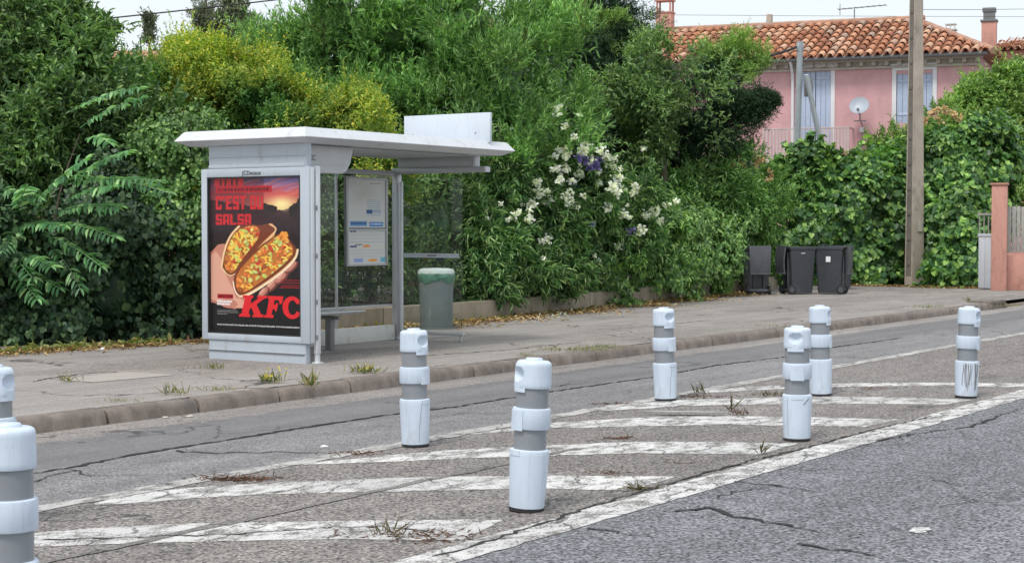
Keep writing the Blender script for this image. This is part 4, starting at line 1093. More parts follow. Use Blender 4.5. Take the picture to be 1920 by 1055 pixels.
# right hip
upr = Vector((-(xr-xrg), 0, ZR-ZE)).normalized(); nr = Vector((ZR-ZE, 0, xr-xrg)).normalized(); nhip = int((2*(RYR-RY0))/pitch)
slr = math.hypot(xr-xrg, ZR-ZE); sv = stp; stp = slr/rows
tiles(nhip, Vector((xr, RY0, ZE+.03)), Y_, upr, nr, lambda c, u: RY0+(RYR-RY0)*u < (c+.5)*pitch+RY0 < RY0+2*(RYR-RY0)-(RYR-RY0)*u)
me = mesh_np('roof', np.array(V), np.array(F), np.array(S)); rfo = link('roof', me, M['tile'], hs); me.polygons.foreach_set('use_smooth', [True]*len(me.polygons))
b = MB()   # clay bed under the tiles, back slope
yb = 2*RYR-RY0
b.face([(xl, RY0, ZE+.03), (xr, RY0, ZE+.03), (xrg, RYR, ZR+.03), (xl, RYR, ZR+.03)]); b.face([(xr, RY0, ZE+.03), (xr, yb, ZE+.03), (xrg, RYR, ZR+.03)])
b.face([(xr, yb, ZE+.03), (xl, yb, ZE+.03), (xl, RYR, ZR+.03), (xrg, RYR, ZR+.03)]); b.face([(xl, RY0, ZE+.02), (xl, yb, ZE+.02), (xr, yb, ZE+.02), (xr, RY0, ZE+.02)])
b.build('roof_bed', plain('clay bed', (.26, .12, .07), .95, var=.3), hs, None)
b = MB(); x = xl
while x < xrg: b.tube([(x, RYR, ZR+.1), (x+.46, RYR, ZR+.13)], [.12, .10], 10); x += .4
n = 9
for k in range(n):
    p0 = Vector((xrg, RYR, ZR)).lerp(Vector((xr, RY0, ZE)), k/n); p1 = Vector((xrg, RYR, ZR)).lerp(Vector((xr, RY0, ZE)), (k+1.1)/n)
    b.tube([p0+Z_*.12, p1+Z_*.09], [.10, .12], 10)
b.build('ridge_tiles', plain('ridge mortar and tiles', (.40, .24, .17), .9, var=.3, scale=3), hs)
def chimney(par, x, y, z0, z1, wd, mat, name='chimney', pots=True):
    b = MB(); b.box(x-wd/2, x+wd/2, y-wd*.4, y+wd*.4, z0, z1, .01); c = b.build(name, mat, par)
    if pots:
        b = MB()
        for sx in (-1, 1):
            for sy in (-1, 1): b.box(x+sx*wd*.42-.03, x+sx*wd*.42+.03, y+sy*wd*.32-.03, y+sy*wd*.32+.03, z1, z1+.45)
        b.box(x-wd*.55, x+wd*.55, y-wd*.45, y+wd*.45, z1-.001, z1+.05); b.box(x-wd*.55, x+wd*.55, y-wd*.45, y+wd*.45, z1+.45, z1+.52); b.build('cowl', M['salmon'], c)
    return c
cx_, cz = H(1247, 26, 3.6); chimney(hs, cx_, 3.6, ZR-1.2, cz, .60, M['salmon'])
vx, vz = H(1444, 28, RYR+.1); b = MB(); b.box(vx-.1, vx+.1, RYR-.1, RYR+.12, ZR-.1, vz, .02); b.build('vent_pipe', M['conc'], hs)
# aerial
ax_, az = H(1602, 17, RYR+.3); b = MB(); b.tube([(ax_, RYR+.3, ZR-.1), (ax_, RYR+.3, az)], .022, 6)
x0_, z0_ = H(1572, 18, RYR+.3); x1_, z1_ = H(1661, 10, RYR+.3); b.tube([(x0_, RYR+.3, z0_), (x1_, RYR+.3, z1_)], .018, 6)
for k in range(9):
    f = k/8; xx, zz = x0_+(x1_-x0_)*f, z0_+(z1_-z0_)*f; b.tube([(xx, RYR+.1, zz), (xx, RYR+.5, zz)], .012, 5)
b.tube([(x0_+.06, RYR+.3, z0_-.22), (x0_+.06, RYR+.3, z0_+.2)], .014, 5); b.tube([(ax_-.35, RYR+.3, az-.55), (ax_+.3, RYR+.3, az-.50)], .014, 5); b.build('aerial', M['dkalu'], hs)
# satellite dish
qx, qz = H(1617, 203); ds = empty('satellite_dish'); ds.parent = hs; ds.location = (qx, -.55, qz)
b = MB(); R_ = .325
b.lathe([(.001, .0), (.12, .012), (.24, .045), (R_, .10), (R_, .115), (.24, .06), (.12, .027), (.001, .015)], 32, M=RX(math.radians(62))@RZ(.2), cap=False); b.build('dish', M['dish'], ds)
b = MB(); b.tube([(0, .05, -.05), (0, .1, -.42), (0, .5, -.55)], .022, 8); b.tube([(0, .02, -.30), (.02, -.35, -.12)], .012, 6); b.box(-.03, .05, -.42, -.32, -.16, -.06, .01); b.box(-.2, .2, .05, .12, -.47, -.44, .004)
b.tube([(.02, .45, -.55), (.02, .50, -1.35)], .01, 5); b.build('mount', M['dkalu'], ds)
b = MB(); b.box(-.06, .06, .40, .50, -.82, -.66, .01); b.build('junction_box', M['white'], ds)
# balcony
bx0, bz1 = H(1443, 244); bx1, bz0 = H(1599, 300); bl = empty('balcony'); bl.parent = hs
b = MB(); b.box(bx0-.05, bx1+.05, -.95, -.001, bz0-.12, bz0, .01); b.build('slab', M['cornice'], bl)
b = MB(); b.box(bx0, bx1, -.93, -.89, bz1-.05, bz1, .004); b.box(bx0, bx1, -.925, -.895, bz0+.06, bz0+.10, .003)
x = bx0
while x < bx1+.01:
    wd = .010 if (x-bx0) > .9 and (bx1-x) > .95 else .036
    b.box(x-wd, x+wd, -.922, -.898, bz0, bz1-.03); x += .115
for x in (bx0, bx1): b.box(x-.03, x+.03, -.93, -.03, bz1-.05, bz1, .004); b.box(x-.03, x+.03, -.94, -.88, bz0, bz1)
b.build('railing', plain('faded pink white railing paint', (.50, .41, .41), .7, var=.15), bl)
px_, pz_ = H(1578, 290); b = MB()
for k in range(6):
    cx0 = px_-.28+k*.11; b.tube([(cx0+.055*math.cos(a*math.pi/5), -.96, pz_+.07*math.sin(a*math.pi/5)) for a in range(11)], .014, 6)
b.box(px_-.36, px_+.36, -.97, -.95, pz_-.12, pz_-.08); b.build('scroll_panel', plain('red painted iron', (.50, .09, .10), .6), bl)
# neighbouring house to the right, far
DB = 75.0; nb = P(1900, 430, DB); nb.z = 0
nh = empty('neighbour_house', tuple(nb), HA, 'neighbouring house with orange tiled roof beyond the pink house at the right edge', 'house')
zt = P(1900, 58, DB).z; ze = P(1900, 95, DB).z
b = MB(); b.box(-1.8, 9, .0, 8, 0, ze); b.build('wall', M['salmon'], nh, None)
V, F, S = [], [], []; off = 0; stp = 4.4/rows
an = math.atan((zt-ze)/4.2); tiles(36, Vector((-2.2, -.4, ze)), X_, Vector((0, math.cos(an), math.sin(an))), Vector((0, -math.sin(an), math.cos(an))), lambda c, u: (c+.5)*.315 > 1.8*u)
me = mesh_np('roof', np.array(V), np.array(F), np.array(S)); link('roof', me, M['tile'], nh)
b = MB(); b.face([(-2.2, -.4, ze), (9.4, -.4, ze), (9.4, 4.0, zt), (-.4, 4.0, zt)]); b.face([(-2.2, -.4, ze), (-.4, 4.0, zt), (-2.2, 8.4, ze)]); b.face([(9.4, 8.4, ze), (-2.2, 8.4, ze), (-.4, 4.0, zt), (9.4, 4.0, zt)])
b.build('roof_bed', plain('clay bed far', (.30, .14, .08), .95, var=.3), nh, None)
c_ = P(1855, 42, DB-2)-nb; lx, ly = c_.dot(hx), c_.dot(hyv); ch = chimney(nh, lx, ly, ze-.5, c_.z, .62, M['salmon'], pots=False)
b = MB(); b.box(lx-.36, lx+.36, ly-.3, ly+.3, c_.z, c_.z+.09, .01); b.box(lx-.24, lx+.24, ly-.2, ly+.2, c_.z+.09, c_.z+.42); b.box(lx-.28, lx+.28, ly-.24, ly+.24, c_.z+.42, c_.z+.62, .03); b.build('cowl', M['dkalu'], ch)
v_ = P(1783, 58, DB+3); b = MB(); zz = v_.z
b.box(-.22, .22, -.2, .2, -9, 0); b.box(-.27, .27, -.25, .25, 0, .06)
for x in (-.2, 0, .2): b.box(x-.02, x+.02, -.2, -.16, .06, .26)
b.box(-.24, .24, -.2, .2, .26, .31); vo = b.build('chimney', M['cornice'], nh, None); vo.matrix_local = Matrix.Translation(Vector(((v_-nb).dot(hx), (v_-nb).dot(hyv), zz)))
# house glimpsed over the yellow shrub, upper left
fp_ = P(300, 430, 90); fp_.z = 0
fh = empty('distant_house', tuple(fp_), .2, 'distant house with terracotta roof glimpsed above the yellow green shrub', 'house')
zr = P(300, 84, 90).z; ze2 = P(300, 112, 90).z
b = MB(); b.box(-6, 3.5, 0, 7, 0, ze2); b.build('wall', M['salmon'], fh, None)
b = MB(); b.loft([[(-6.3, -.3, ze2), (3.8, -.3, ze2), (3.8, 7.3, ze2), (-6.3, 7.3, ze2)], [(-4.5, 3.4, zr), (2.0, 3.4, zr), (2.0, 3.6, zr), (-4.5, 3.6, zr)]]); b.build('roof', plain('far terracotta roof', (.48, .22, .14), .9, var=.3, scale=3), fh, None)
q = P(338, 74, 92)-fp_; b = MB(); b.box(q.x-.3, q.x+.3, 3.6, 4.2, ze2, q.z+.3, .02); b.box(q.x-.38, q.x+.38, 3.5, 4.3, q.z+.3, q.z+.4, .02); b.build('chimney', M['conc'], fh, None)

# ================================================================== POLES AND CABLES
pbse = G(1714, 536, KH)
cpo = empty('utility_pole', tuple(pbse), math.radians(33), 'tall weathered concrete utility pole standing in front of the vine covered hedge', 'utility pole')
b = MB(); Hh = 9.6
def tap(z): return .205-.085*z/Hh
ys = .17
def fl(y0, y1): b.loft([[(-tap(z), y0*(.7+.3*(1-z/Hh)), z), (tap(z), y0*(.7+.3*(1-z/Hh)), z), (tap(z), y1*(.7+.3*(1-z/Hh)), z), (-tap(z), y1*(.7+.3*(1-z/Hh)), z)] for z in (0, 3, 6, Hh)])
# two chords (left and right edges) joined by a thinner pierced web
for sx in (-1, 1):
    b.loft([[(sx*tap(z), -tap(z)*.62, z), (sx*(tap(z)-.055), -tap(z)*.62, z), (sx*(tap(z)-.055), tap(z)*.62, z), (sx*tap(z), tap(z)*.62, z)] for z in (0, 3.2, 6.4, Hh)])
b.loft([[(-tap(z)*.8, -tap(z)*.66, z), (tap(z)*.98, -tap(z)*.66, z), (tap(z)*.98, -tap(z)*.58, z), (-tap(z)*.8, -tap(z)*.58, z)] for z in (0, Hh)])
b.build('shaft', M['conc'], cpo, .4)
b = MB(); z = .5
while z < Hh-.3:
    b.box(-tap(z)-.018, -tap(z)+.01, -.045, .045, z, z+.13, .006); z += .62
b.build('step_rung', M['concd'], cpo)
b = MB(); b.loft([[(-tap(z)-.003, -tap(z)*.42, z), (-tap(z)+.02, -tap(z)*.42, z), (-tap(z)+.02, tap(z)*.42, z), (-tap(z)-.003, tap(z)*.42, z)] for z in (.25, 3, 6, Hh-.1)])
b.build('recess_shade', M['concd'], cpo, None)  # dark strip on the left face, painted in for the hollow's shade
b = MB(); b.box(-.05, .12, -.152, -.147, 1.35, 1.62); b.build('old_notice', M['cornice'], cpo)
p0 = P(1491, 270, 43.5); gz = P(1500, 78, 43.5)
sp_ = empty('steel_pole', (p0.x, p0.y, 0), 0, 'upright galvanised steel pole with a small plate rising behind the vine hedge', 'pole')
b = MB(); b.tube([(0, 0, 0), (.03, 0, 3), (.12, 0, gz.z)], [.09, .085, .075], 12); b.box(.02, .20, -.06, .06, gz.z-.25, gz.z-.05, .01); b.build('shaft', M['steel'], sp_)
q = P(1510, 163, 43.4)-Vector((p0.x, p0.y, 0)); b = MB(); b.box(q.x-.03, q.x+.20, q.y-.02, q.y+.02, q.z-.26, q.z+.24, .01); b.build('plate', M['dkalu'], sp_)
a0, a1 = P(1540, 275, 43.2), P(1512, 142, 43.2); dd = (a1-a0)/(a1.z-a0.z); base = a0-dd*(a0.z)
lp = empty('leaning_pole', (base.x, base.y, 0), 0, 'grey pole leaning to the left against the upright steel pole', 'pole')
b = MB(); q = a1-Vector((base.x, base.y, 0)); b.tube([(0, 0, 0), tuple(q)], [.072, .066], 12); b.lathe([(.066, 0), (.05, .03)], 12, M=T(*q)); b.build('shaft', M['steel'], lp)
def cable(name, pts, r, lab, sag=.2):
    b = MB(); pts = [Vector(p) for p in pts]; out = []
    for a, c in zip(pts, pts[1:]):
        for k in range(12): f = k/12; v = a.lerp(c, f); v.z -= sag*4*f*(1-f); out.append(v)
    out.append(pts[-1]); b.tube(out, r, 5); return tag(b.build(name, M['wire'], smooth=None), lab, 'cable')
cable('overhead_cable', [P(-60, 60, 36), P(760, -30, 40)], .017, 'black overhead cable crossing the sky at the upper left', .05)
cable('overhead_cable', [P(1496, 88, 43.5), P(1400, 112, 42.5), P(1250, 175, 41)], .035, 'black cable running down from the upright steel pole into the trees', .05)
cable('overhead_cable', [P(1100, 27, 62), P(2050, 32, 64)], .007, 'thin pale cable just above the ridge of the pink house', .02)
cable('overhead_cable', [P(1705, 18, 42), P(2050, 12, 60)], .007, 'thin cable leaving the concrete pole towards the right', .05)
# ================================================================== PILLAR, GATE, GARDEN WALL AT RIGHT
pl = G(1872, 545, KH)
pi_ = empty('gate_pillar', tuple(pl), math.radians(-20), 'salmon rendered gate pillar at the right end of the vine hedge', 'pillar')
hz = P(1872, 343, pl.y).z-KH
b = MB(); b.box(-.17, .17, 0, .32, 0, hz-.05, .012); b.build('shaft', M['salmon'], pi_)
b = MB(); b.box(-.20, .20, -.03, .35, hz-.05, hz, .015); b.build('cap', plain('worn salmon cap', (.45, .22, .17), .9), pi_)
gp = P(1846, 430, 38.6); gp.z = KH
ga = empty('gate', tuple(gp), math.radians(-50), 'pale grey metal gate beside the salmon pillar, half hidden by vines', 'gate')
b = MB()
for k in range(3): b.box(-.16+k*.17, -.16+k*.17+.165, 0, .03, .03, 1.25, .004)
b.box(-.18, .34, -.012, .04, 1.23, 1.30, .006); b.build('panel', M['gatew'], ga)
b = MB()
for k in range(5): b.box(-.15+k*.12, -.13+k*.12, .0, .02, 1.3, 1.75)
b.box(-.18, .34, -.01, .03, 1.73, 1.78); b.build('bars', M['wood'], ga)
sw0 = pl+Vector((.30, .35, 0))
sw = empty('boundary_wall', tuple(sw0), math.radians(-2), 'low salmon rendered wall topped with grey slats at the right edge', 'wall')
hw = P(1905, 478, sw0.y).z-KH; ht = P(1905, 386, sw0.y).z-KH
b = MB(); b.box(0, 7, 0, .22, 0, hw, .01); b.build('wall', M['salmon'], sw)
b = MB(); x = .02; rr = random.Random(9)
while x < 6.9: b.box(x, x+.085, .08, .105, hw+.05, ht-rr.uniform(0, .02), .003); x += .105
for z in (hw+.12, ht-.15): b.box(0, 7, .105, .14, z, z+.07, .004)
b.build('slat_panel', M['wood'], sw)

# ================================================================== TREES, HEDGES, SHRUBS
def plant(name, px, D, lab, cat, zb=KH, group=None):
    p = P(px, 430, D); return empty(name, (p.x, p.y, zb), 0, lab, cat, group)
def loc(o, par):       # children are built in world space: shift them under their root
    o.matrix_parent_inverse = Matrix.Translation(-par.location); return o
def cr(par, lobes, mat, seed, name='crown', **k): return loc(crown(name, par, lobes, mat, seed, **k), par)
def tr(par, top, r0=.12, r1=.05, seed=0, limbs=(), name='trunk'):
    return loc(trunk(name, par, tuple(par.location), top, r0, r1, seed, limbs), par)
def near(px, py, D): return tuple(P(px, py, D))

t = plant('evergreen_tree', 60, 22.5, 'dark glossy evergreen tree filling the upper left corner', 'tree')
cr(t, [lobe(30, 50, 22.5, 190, 1.2, 130), lobe(140, 60, 22.6, 92, .9, 95), lobe(105, 220, 22.0, 170, 1.1, 130), lobe(10, 370, 21.6, 130, .9, 130), lobe(205, 190, 22.4, 60, .6, 70)], M['lf_laurel'], 1, leaf=(.11, .036), rs=.34, twigs=30, per=9, tlen=.22, up=.7, dens=.9, lump=.34, lw=1.1, shrink=.22)
tr(t, near(60, 60, 22.7), .16, .06, 1, [(3, near(160, 80, 22.6)), (4, near(-40, 60, 22.6))])
t = plant('climber_hedge', 300, 21.9, 'green leafy climber covering the hedge to the left of the poster case', 'hedge')
cr(t, [lobe(320, 330, 21.9, 115, .7, 150, 2.6), lobe(230, 330, 22.0, 60, .6, 100), lobe(390, 420, 21.7, 70, .5, 200, 3)], M['lf_ivy_l'], 2, leaf=(.062, .045), rs=.24, twigs=24, per=7, tlen=.16, mode='hang', spread=.7)
tr(t, near(310, 260, 22.1), .05, .03, 2, name='stem')
t = plant('ivy_hedge', 180, 20.9, 'dark ivy hedge reaching the pavement at the lower left', 'hedge')
cr(t, [lobe(-60, 560, 20.0, 90, .5, 110, 2.8), lobe(30, 560, 20.4, 150, .6, 110, 2.8), lobe(200, 545, 20.9, 120, .55, 110, 2.6), lobe(330, 560, 21.5, 85, .5, 95, 2.6), lobe(160, 440, 21.2, 150, .5, 80)], M['lf_ivy'], 3, leaf=(.075, .068), shape='heart', rs=.26, twigs=20, per=6, tlen=.16, mode='hang', spread=.6, zmin=.14, shrink=.1)
tr(t, near(200, 480, 21.4), .05, .03, 3, name='stem')
t = plant('yellow_shrub', 430, 24.6, 'yellow green shrub growing above and behind the shelter roof', 'shrub', .4)
cr(t, [lobe(340, 195, 24.4, 100, .9, 72), lobe(320, 150, 24.5, 60, .7, 26), lobe(455, 190, 24.6, 85, .8, 75), lobe(545, 205, 24.7, 40, .6, 62), lobe(620, 235, 24.8, 85, .7, 40), lobe(450, 290, 24.4, 200, .7, 75), lobe(730, 320, 24.6, 60, .6, 60)], M['lf_yel'], 4, leaf=(.05, .026), rs=.19, lump=.26, lw=.9, shoot=1.5, shrink=.10, twigs=24, per=10, tlen=.18, up=.8)
tr(t, near(450, 220, 24.9), .08, .04, 4, [(3, near(340, 170, 24.8)), (4, near(600, 230, 25))])
t = plant('broadleaf_tree', 780, 28.6, 'big bushy green tree with narrow leaves rising behind the shelter', 'tree', .4)
cr(t, [lobe(515, 95, 28.6, 82, 1.1, 100), lobe(610, 50, 28.4, 110, 1.2, 120), lobe(610, 170, 28.2, 95, 1.0, 70), lobe(740, 60, 28, 120, 1.3, 110), lobe(740, 180, 27.8, 110, 1.1, 75), lobe(880, 60, 28.4, 120, 1.3, 110),
       lobe(940, 170, 27.8, 105, 1.1, 90), lobe(860, 270, 27.6, 110, 1.0, 90), lobe(1035, 165, 28.2, 75, .9, 80), lobe(970, 290, 27.4, 80, .8, 90), lobe(1010, 50, 29.2, 60, .9, 70), lobe(680, 290, 28, 130, 1.0, 80), lobe(468, 80, 29, 34, .8, 50)],
   M['lf_mid'], 5, leaf=(.12, .023), shape='thin', rs=.46, twigs=46, per=15, tlen=.28, up=1.0, spread=.65, lump=.5, lw=1.9, shoot=1.6, shrink=.38, dens=.85)
tr(t, near(780, 80, 28.6), .2, .08, 5, [(3, near(600, 100, 28.6)), (3, near(960, 160, 28.4)), (4, near(700, 20, 28.6)), (4, near(900, 30, 28.6))])
t = plant('dark_hedge', 700, 25.0, 'dark leafy hedge seen through the glass of the shelter', 'hedge', .4)
cr(t, [lobe(520, 440, 24.2, 150, .6, 130, 3), lobe(680, 450, 25.0, 110, .7, 130, 3), lobe(820, 430, 26.2, 80, .7, 140, 3)], M['lf_laurel'], 6, leaf=(.085, .03), rs=.26, twigs=20, per=8, tlen=.2, zmin=.34)
tr(t, near(700, 400, 25.3), .06, .03, 6, name='stem')
# conifer with flat dark sprays
t = plant('cedar_tree', 1240, 38.5, 'dark conifer with flat spreading branches in front of the pink house', 'tree', .4)
cr(t, [lobe(1085, 20, 38.5, 75, 1.3, 45), lobe(1150, 60, 38.4, 45, 1.2, 60), lobe(1120, 110, 38, 90, 1.3, 40), lobe(1060, 90, 38, 50, 1, 40), lobe(1180, 150, 37.8, 90, 1.3, 35), lobe(1370, 195, 37, 62, .9, 20), lobe(1418, 188, 36.6, 30, .4, 7), lobe(1405, 218, 36.6, 34, .5, 9), lobe(1345, 172, 36.8, 50, .5, 8),
       lobe(1335, 140, 37.4, 38, .9, 26), lobe(1285, 235, 37.2, 100, 1.1, 45), lobe(1365, 250, 37, 50, .9, 40), lobe(1120, 250, 37, 72, 1.0, 52)], M['lf_cedar'], 7, leaf=(.07, .016), shape='thin', rs=.2, twigs=20, per=12, tlen=.24, up=.05, dens=1.3, lump=.34, lw=1.0, core=.5)
cr(t, [lobe(1065, 68, 37.5, 50, .9, 14), lobe(1130, 212, 36.6, 66, .9, 14), lobe(1395, 108, 37.2, 42, .4, 5), lobe(1160, 60, 38, 14, .5, 34), lobe(1350, 122, 37.2, 26, .5, 10), lobe(1085, 235, 36.6, 30, .7, 30), lobe(1195, 245, 36.6, 26, .7, 26)], M['lf_ced_l'], 8, 'light_green_sprays', leaf=(.07, .018), shape='thin', rs=.16, twigs=20, per=12, tlen=.18, up=.2, core=0, fill=.3, shrink=.03, shoot=.3)
cr(t, [lobe(1418, 186, 36.4, 32, .3, 6), lobe(1408, 214, 36.4, 34, .3, 8), lobe(1380, 200, 36.5, 40, .4, 10), lobe(1440, 190, 36.3, 12, .2, 4)], M['lf_cedar'], 40, 'bough', leaf=(.06, .016), shape='thin', rs=.12, twigs=22, per=12, tlen=.12, up=.1, core=0, fill=1, shrink=0, lump=.08, shoot=.3)
tr(t, near(1200, 60, 39), .28, .1, 7, [(3, near(1380, 200, 37.4)), (4, near(1340, 140, 37.6)), (3, near(1120, 240, 37.4)), (5, near(1090, 40, 38.6)), (4, near(1120, 110, 38.2))])
t = plant('bushy_tree', 1240, 35.6, 'mid green bushy tree top below the left chimney of the pink house', 'tree', .4)
cr(t, [lobe(1228, 165, 35.6, 74, .9, 44), lobe(1200, 190, 35.2, 80, .9, 60), lobe(1300, 170, 35.6, 50, .8, 60), lobe(1240, 270, 35.2, 60, .7, 60)], M['lf_soft'], 9, leaf=(.10, .034), lump=.42, lw=1.3, rs=.34, dens=1.0, twigs=20, per=9, tlen=.22, up=.4, core=0, fill=1.6)
tr(t, near(1240, 150, 35.9), .12, .05, 9, [(4, near(1190, 190, 35.6)), (4, near(1300, 170, 35.8))])
t = plant('laurel_shrub', 1340, 36.6, 'rounded green shrub between the conifer and the wheeled bins', 'shrub', .4)
cr(t, [lobe(1335, 350, 36.2, 80, .8, 60), lobe(1400, 340, 37.2, 45, .6, 60), lobe(1405, 420, 37.2, 48, .6, 90), lobe(1260, 370, 36, 60, .6, 50)], M['lf_mid'], 10, leaf=(.12, .026), shape='oval', rs=.26, twigs=20, per=10, tlen=.24, up=.4)
fo_ = cr(t, [lobe(1403, 312, 36.8, 14, .2, 18)], M['fl_org'], 12, 'blossom_cluster', leaf=(.07, .04), rs=.10, twigs=10, per=7, tlen=.08, core=0, fill=0)
tr(t, near(1340, 380, 36.6), .06, .03, 10, name='stem')
# oleander hedge along the wall, with white flowers
def wl(px, py, rx, rz, back=.35, ry=.6, p=2.4):
    """a hedge lobe whose front hangs just over the garden wall"""
    r_ = (px-CX)/FPX; k = None
    for a, c in zip(W, W[1:]):
        # intersect x = r*y with the segment
        d = c-a; den = d.x-r_*d.y
        if abs(den) > 1e-9:
            f = (r_*a.y-a.x)/den
            if -.001 <= f <= 1.001: k = a.y+d.y*f
    k = k or 39.0
    return lobe(px, py, k+back+.45, rx, ry, rz, p, ROADROT*.0)
t = plant('oleander_hedge', 1050, 30, 'long leaved oleander hedge leaning over the low wall', 'hedge', .4)
oh = [wl(905, 440, 62, 105), wl(960, 490, 70, 62), wl(1010, 430, 80, 110), wl(1090, 380, 90, 100, .6), wl(1090, 480, 80, 62), wl(1170, 460, 80, 80), wl(1160, 370, 70, 50, .8), wl(940, 360, 60, 60, .8), wl(930, 545, 60, 18, -.05, .4), wl(1040, 540, 60, 18, -.05, .4)]
OLE_ = cr(t, oh, M['lf_ole'], 13, leaf=(.17, .024), shape='oval', rs=.30, twigs=22, per=12, tlen=.3, up=.15, droop=.35, spread=.8, zmin=.34)
tr(t, near(1050, 420, 30.5), .06, .03, 11, name='stem')
rg = np.random.default_rng(21)
fl = [(1046, 208), (1060, 238), (1077, 257), (1098, 275), (1092, 283), (1130, 285), (1138, 297), (1142, 292), (1152, 298), (1062, 290), (1056, 282), (1041, 292), (1058, 315), (1050, 330), (1088, 325), (1122, 322), (1140, 310), (1162, 318), (1160, 334), (1123, 343), (1042, 316),
      (1048, 340), (1002, 362), (1012, 360), (1008, 342), (1024, 380), (997, 383), (964, 404), (972, 397), (993, 412), (1060, 368), (1066, 363), (1095, 368), (1080, 385), (1150, 345), (1148, 352), (1155, 362), (1168, 354), (1192, 350), (1186, 362), (1194, 358), (1141, 389), (1168, 403), (1180, 408), (1211, 402), (1230, 396), (1250, 382), (1268, 376), (1300, 404), (1296, 410), (1025, 449), (1160, 462), (1240, 415), (1205, 430), (1015, 450), (1033, 372), (1072, 340), (1108, 300)]
for _ in range(36):
    q = fl[int(rg.integers(0, len(fl)))]; fl.append((q[0]+rg.normal(0, 30), q[1]+rg.normal(0, 22)))
def wallD(px): return lobe_dist(px)
def lobe_dist(px):
    c = Vector(wl(px, 400, 1, 1)[0]); return c.y
def front(objs, px, py, rad=9):
    best = 1e9
    for o in objs:
        if 'VP' not in CACHE.setdefault(o.name, {}):
            v = np.empty(len(o.data.vertices)*3, np.float32); o.data.vertices.foreach_get('co', v); v = v.reshape(-1, 3).astype(float); v[:, 2] -= HCAM
            fw = v[:, 1]*math.cos(PITCH)-v[:, 2]*math.sin(PITCH); u_ = v[:, 1]*math.sin(PITCH)+v[:, 2]*math.cos(PITCH)
            CACHE[o.name]['VP'] = (CX+FPX*v[:, 0]/fw, CY-FPX*u_/fw, v[:, 1])
        X, Y, D = CACHE[o.name]['VP']; k = (np.abs(X-px) < rad) & (np.abs(Y-py) < rad)
        if k.any(): best = min(best, float(np.percentile(D[k], 1)))
    return best if best < 1e8 else None
CACHE = {}
OLE = []
def bloom(par, px, py, size, mat, seed, D=None, name='flower', fb=.75):
    rg = np.random.default_rng(seed); D = D or (front(OLE, px, py) or lobe_dist(px))+(.10 if seed % 3 else -.02); c = np.array(P(px, py, D)); n = 26
    d = rdir(rg, n); d[:, 1] = -np.abs(d[:, 1]); x = c+d*np.array([size, size*.6, size*.8])*rg.uniform(.3, 1, (n, 1))
    a = leaf_arrays(x, unit(rdir(rg, n)+d*.4), unit(d+np.array([0, -.6, .8])), np.full(n, size*.75), np.full(n, size*.62), 'oval')
    return loc(link(name, mesh_np(name, *a), mat, par), par)
OLE += [o for o in C.objects if o.name.startswith('crown')]
for i, (px, py) in enumerate(fl):
    far = py < 300; bloom(t, px, py, rg.uniform(.05, .10) if i < 59 else rg.uniform(.03, .06), M['fl_white'], 100+i, fb=1.2 if not far else .9)
t2 = plant('morning_glory', 1110, 31, 'violet flowered climber twining among the white blossoms', 'climbing plant', .4)
for i, (px, py, s_) in enumerate([(1100, 300, .09), (1112, 306, .11), (1085, 297, .07), (1122, 300, .07), (1106, 314, .08), (1075, 342, .07), (1108, 423, .07), (1183, 432, .07), (1118, 312, .07)]): bloom(t2, px, py, s_, M['fl_pur'], 200+i, fb=1.25)
b = MB(); b.tube([near(1110, 520, 31), near(1120, 420, 30.9), near(1100, 305, 30.9)], .015, 6); loc(b.build('stem', M['bark'], t2), t2)
cr(t2, [lobe(1105, 320, lobe_dist(1105)-.3, 30, .25, 22)], M['lf_ivy_l'], 33, 'foliage', leaf=(.09, .08), shape='heart', rs=.16, twigs=10, per=5, tlen=.1, mode='hang', core=0, fill=.3)
t = plant('leafy_hedge', 1290, 35, 'dark leafy hedge spilling over the low wall left of the wheeled bins', 'hedge', .4)
cr(t, [wl(1230, 440, 70, 70), wl(1300, 470, 80, 78), wl(1240, 500, 70, 38), wl(1365, 460, 50, 85, .7), wl(1370, 510, 50, 38, .8), wl(1425, 430, 36, 110, .9), wl(1150, 540, 60, 22, -.15, .45), wl(1240, 532, 60, 22, -.2, .45), wl(1330, 525, 60, 20, -.2, .45)], M['lf_ivy_l'], 14, leaf=(.11, .045), rs=.26, twigs=20, per=8, tlen=.2, mode='hang', spread=.7, zmin=.15, shrink=.2)
tr(t, near(1290, 450, 35.5), .06, .03, 12, name='stem')
# vine hedge
t = plant('vine_hedge', 1650, 42.6, 'tall hedge smothered in broad leaved vines behind the concrete pole', 'hedge', KH)
cr(t, [lobe(1510, 425, 41.8, 62, .7, 118, 3.2), lobe(1590, 440, 42.2, 70, .7, 105, 3.2), lobe(1660, 430, 42.4, 60, .7, 110, 3.2), lobe(1740, 400, 42.5, 62, .7, 130, 3), lobe(1815, 395, 42.2, 62, .7, 118, 3), lobe(1800, 300, 42.3, 68, .7, 60), lobe(1515, 306, 42, 42, .5, 30), lobe(1640, 322, 42.4, 70, .6, 20), lobe(1475, 350, 42, 26, .5, 60), lobe(1806, 490, 40.2, 44, .5, 62), lobe(1800, 420, 41, 62, .6, 70), lobe(1640, 515, 42, 190, .5, 22, 3)],
   M['lf_vine'], 15, leaf=(.14, .135), shape='heart', rs=.32, dens=1.1, twigs=16, per=6, tlen=.2, mode='hang', spread=.45, zmin=.14, shrink=.14)
tr(t, near(1640, 380, 42.8), .07, .04, 13, name='stem')
t = plant('flowering_tree', 1760, 45, 'light green tree with pale orange blossoms above the vine hedge', 'tree', KH)
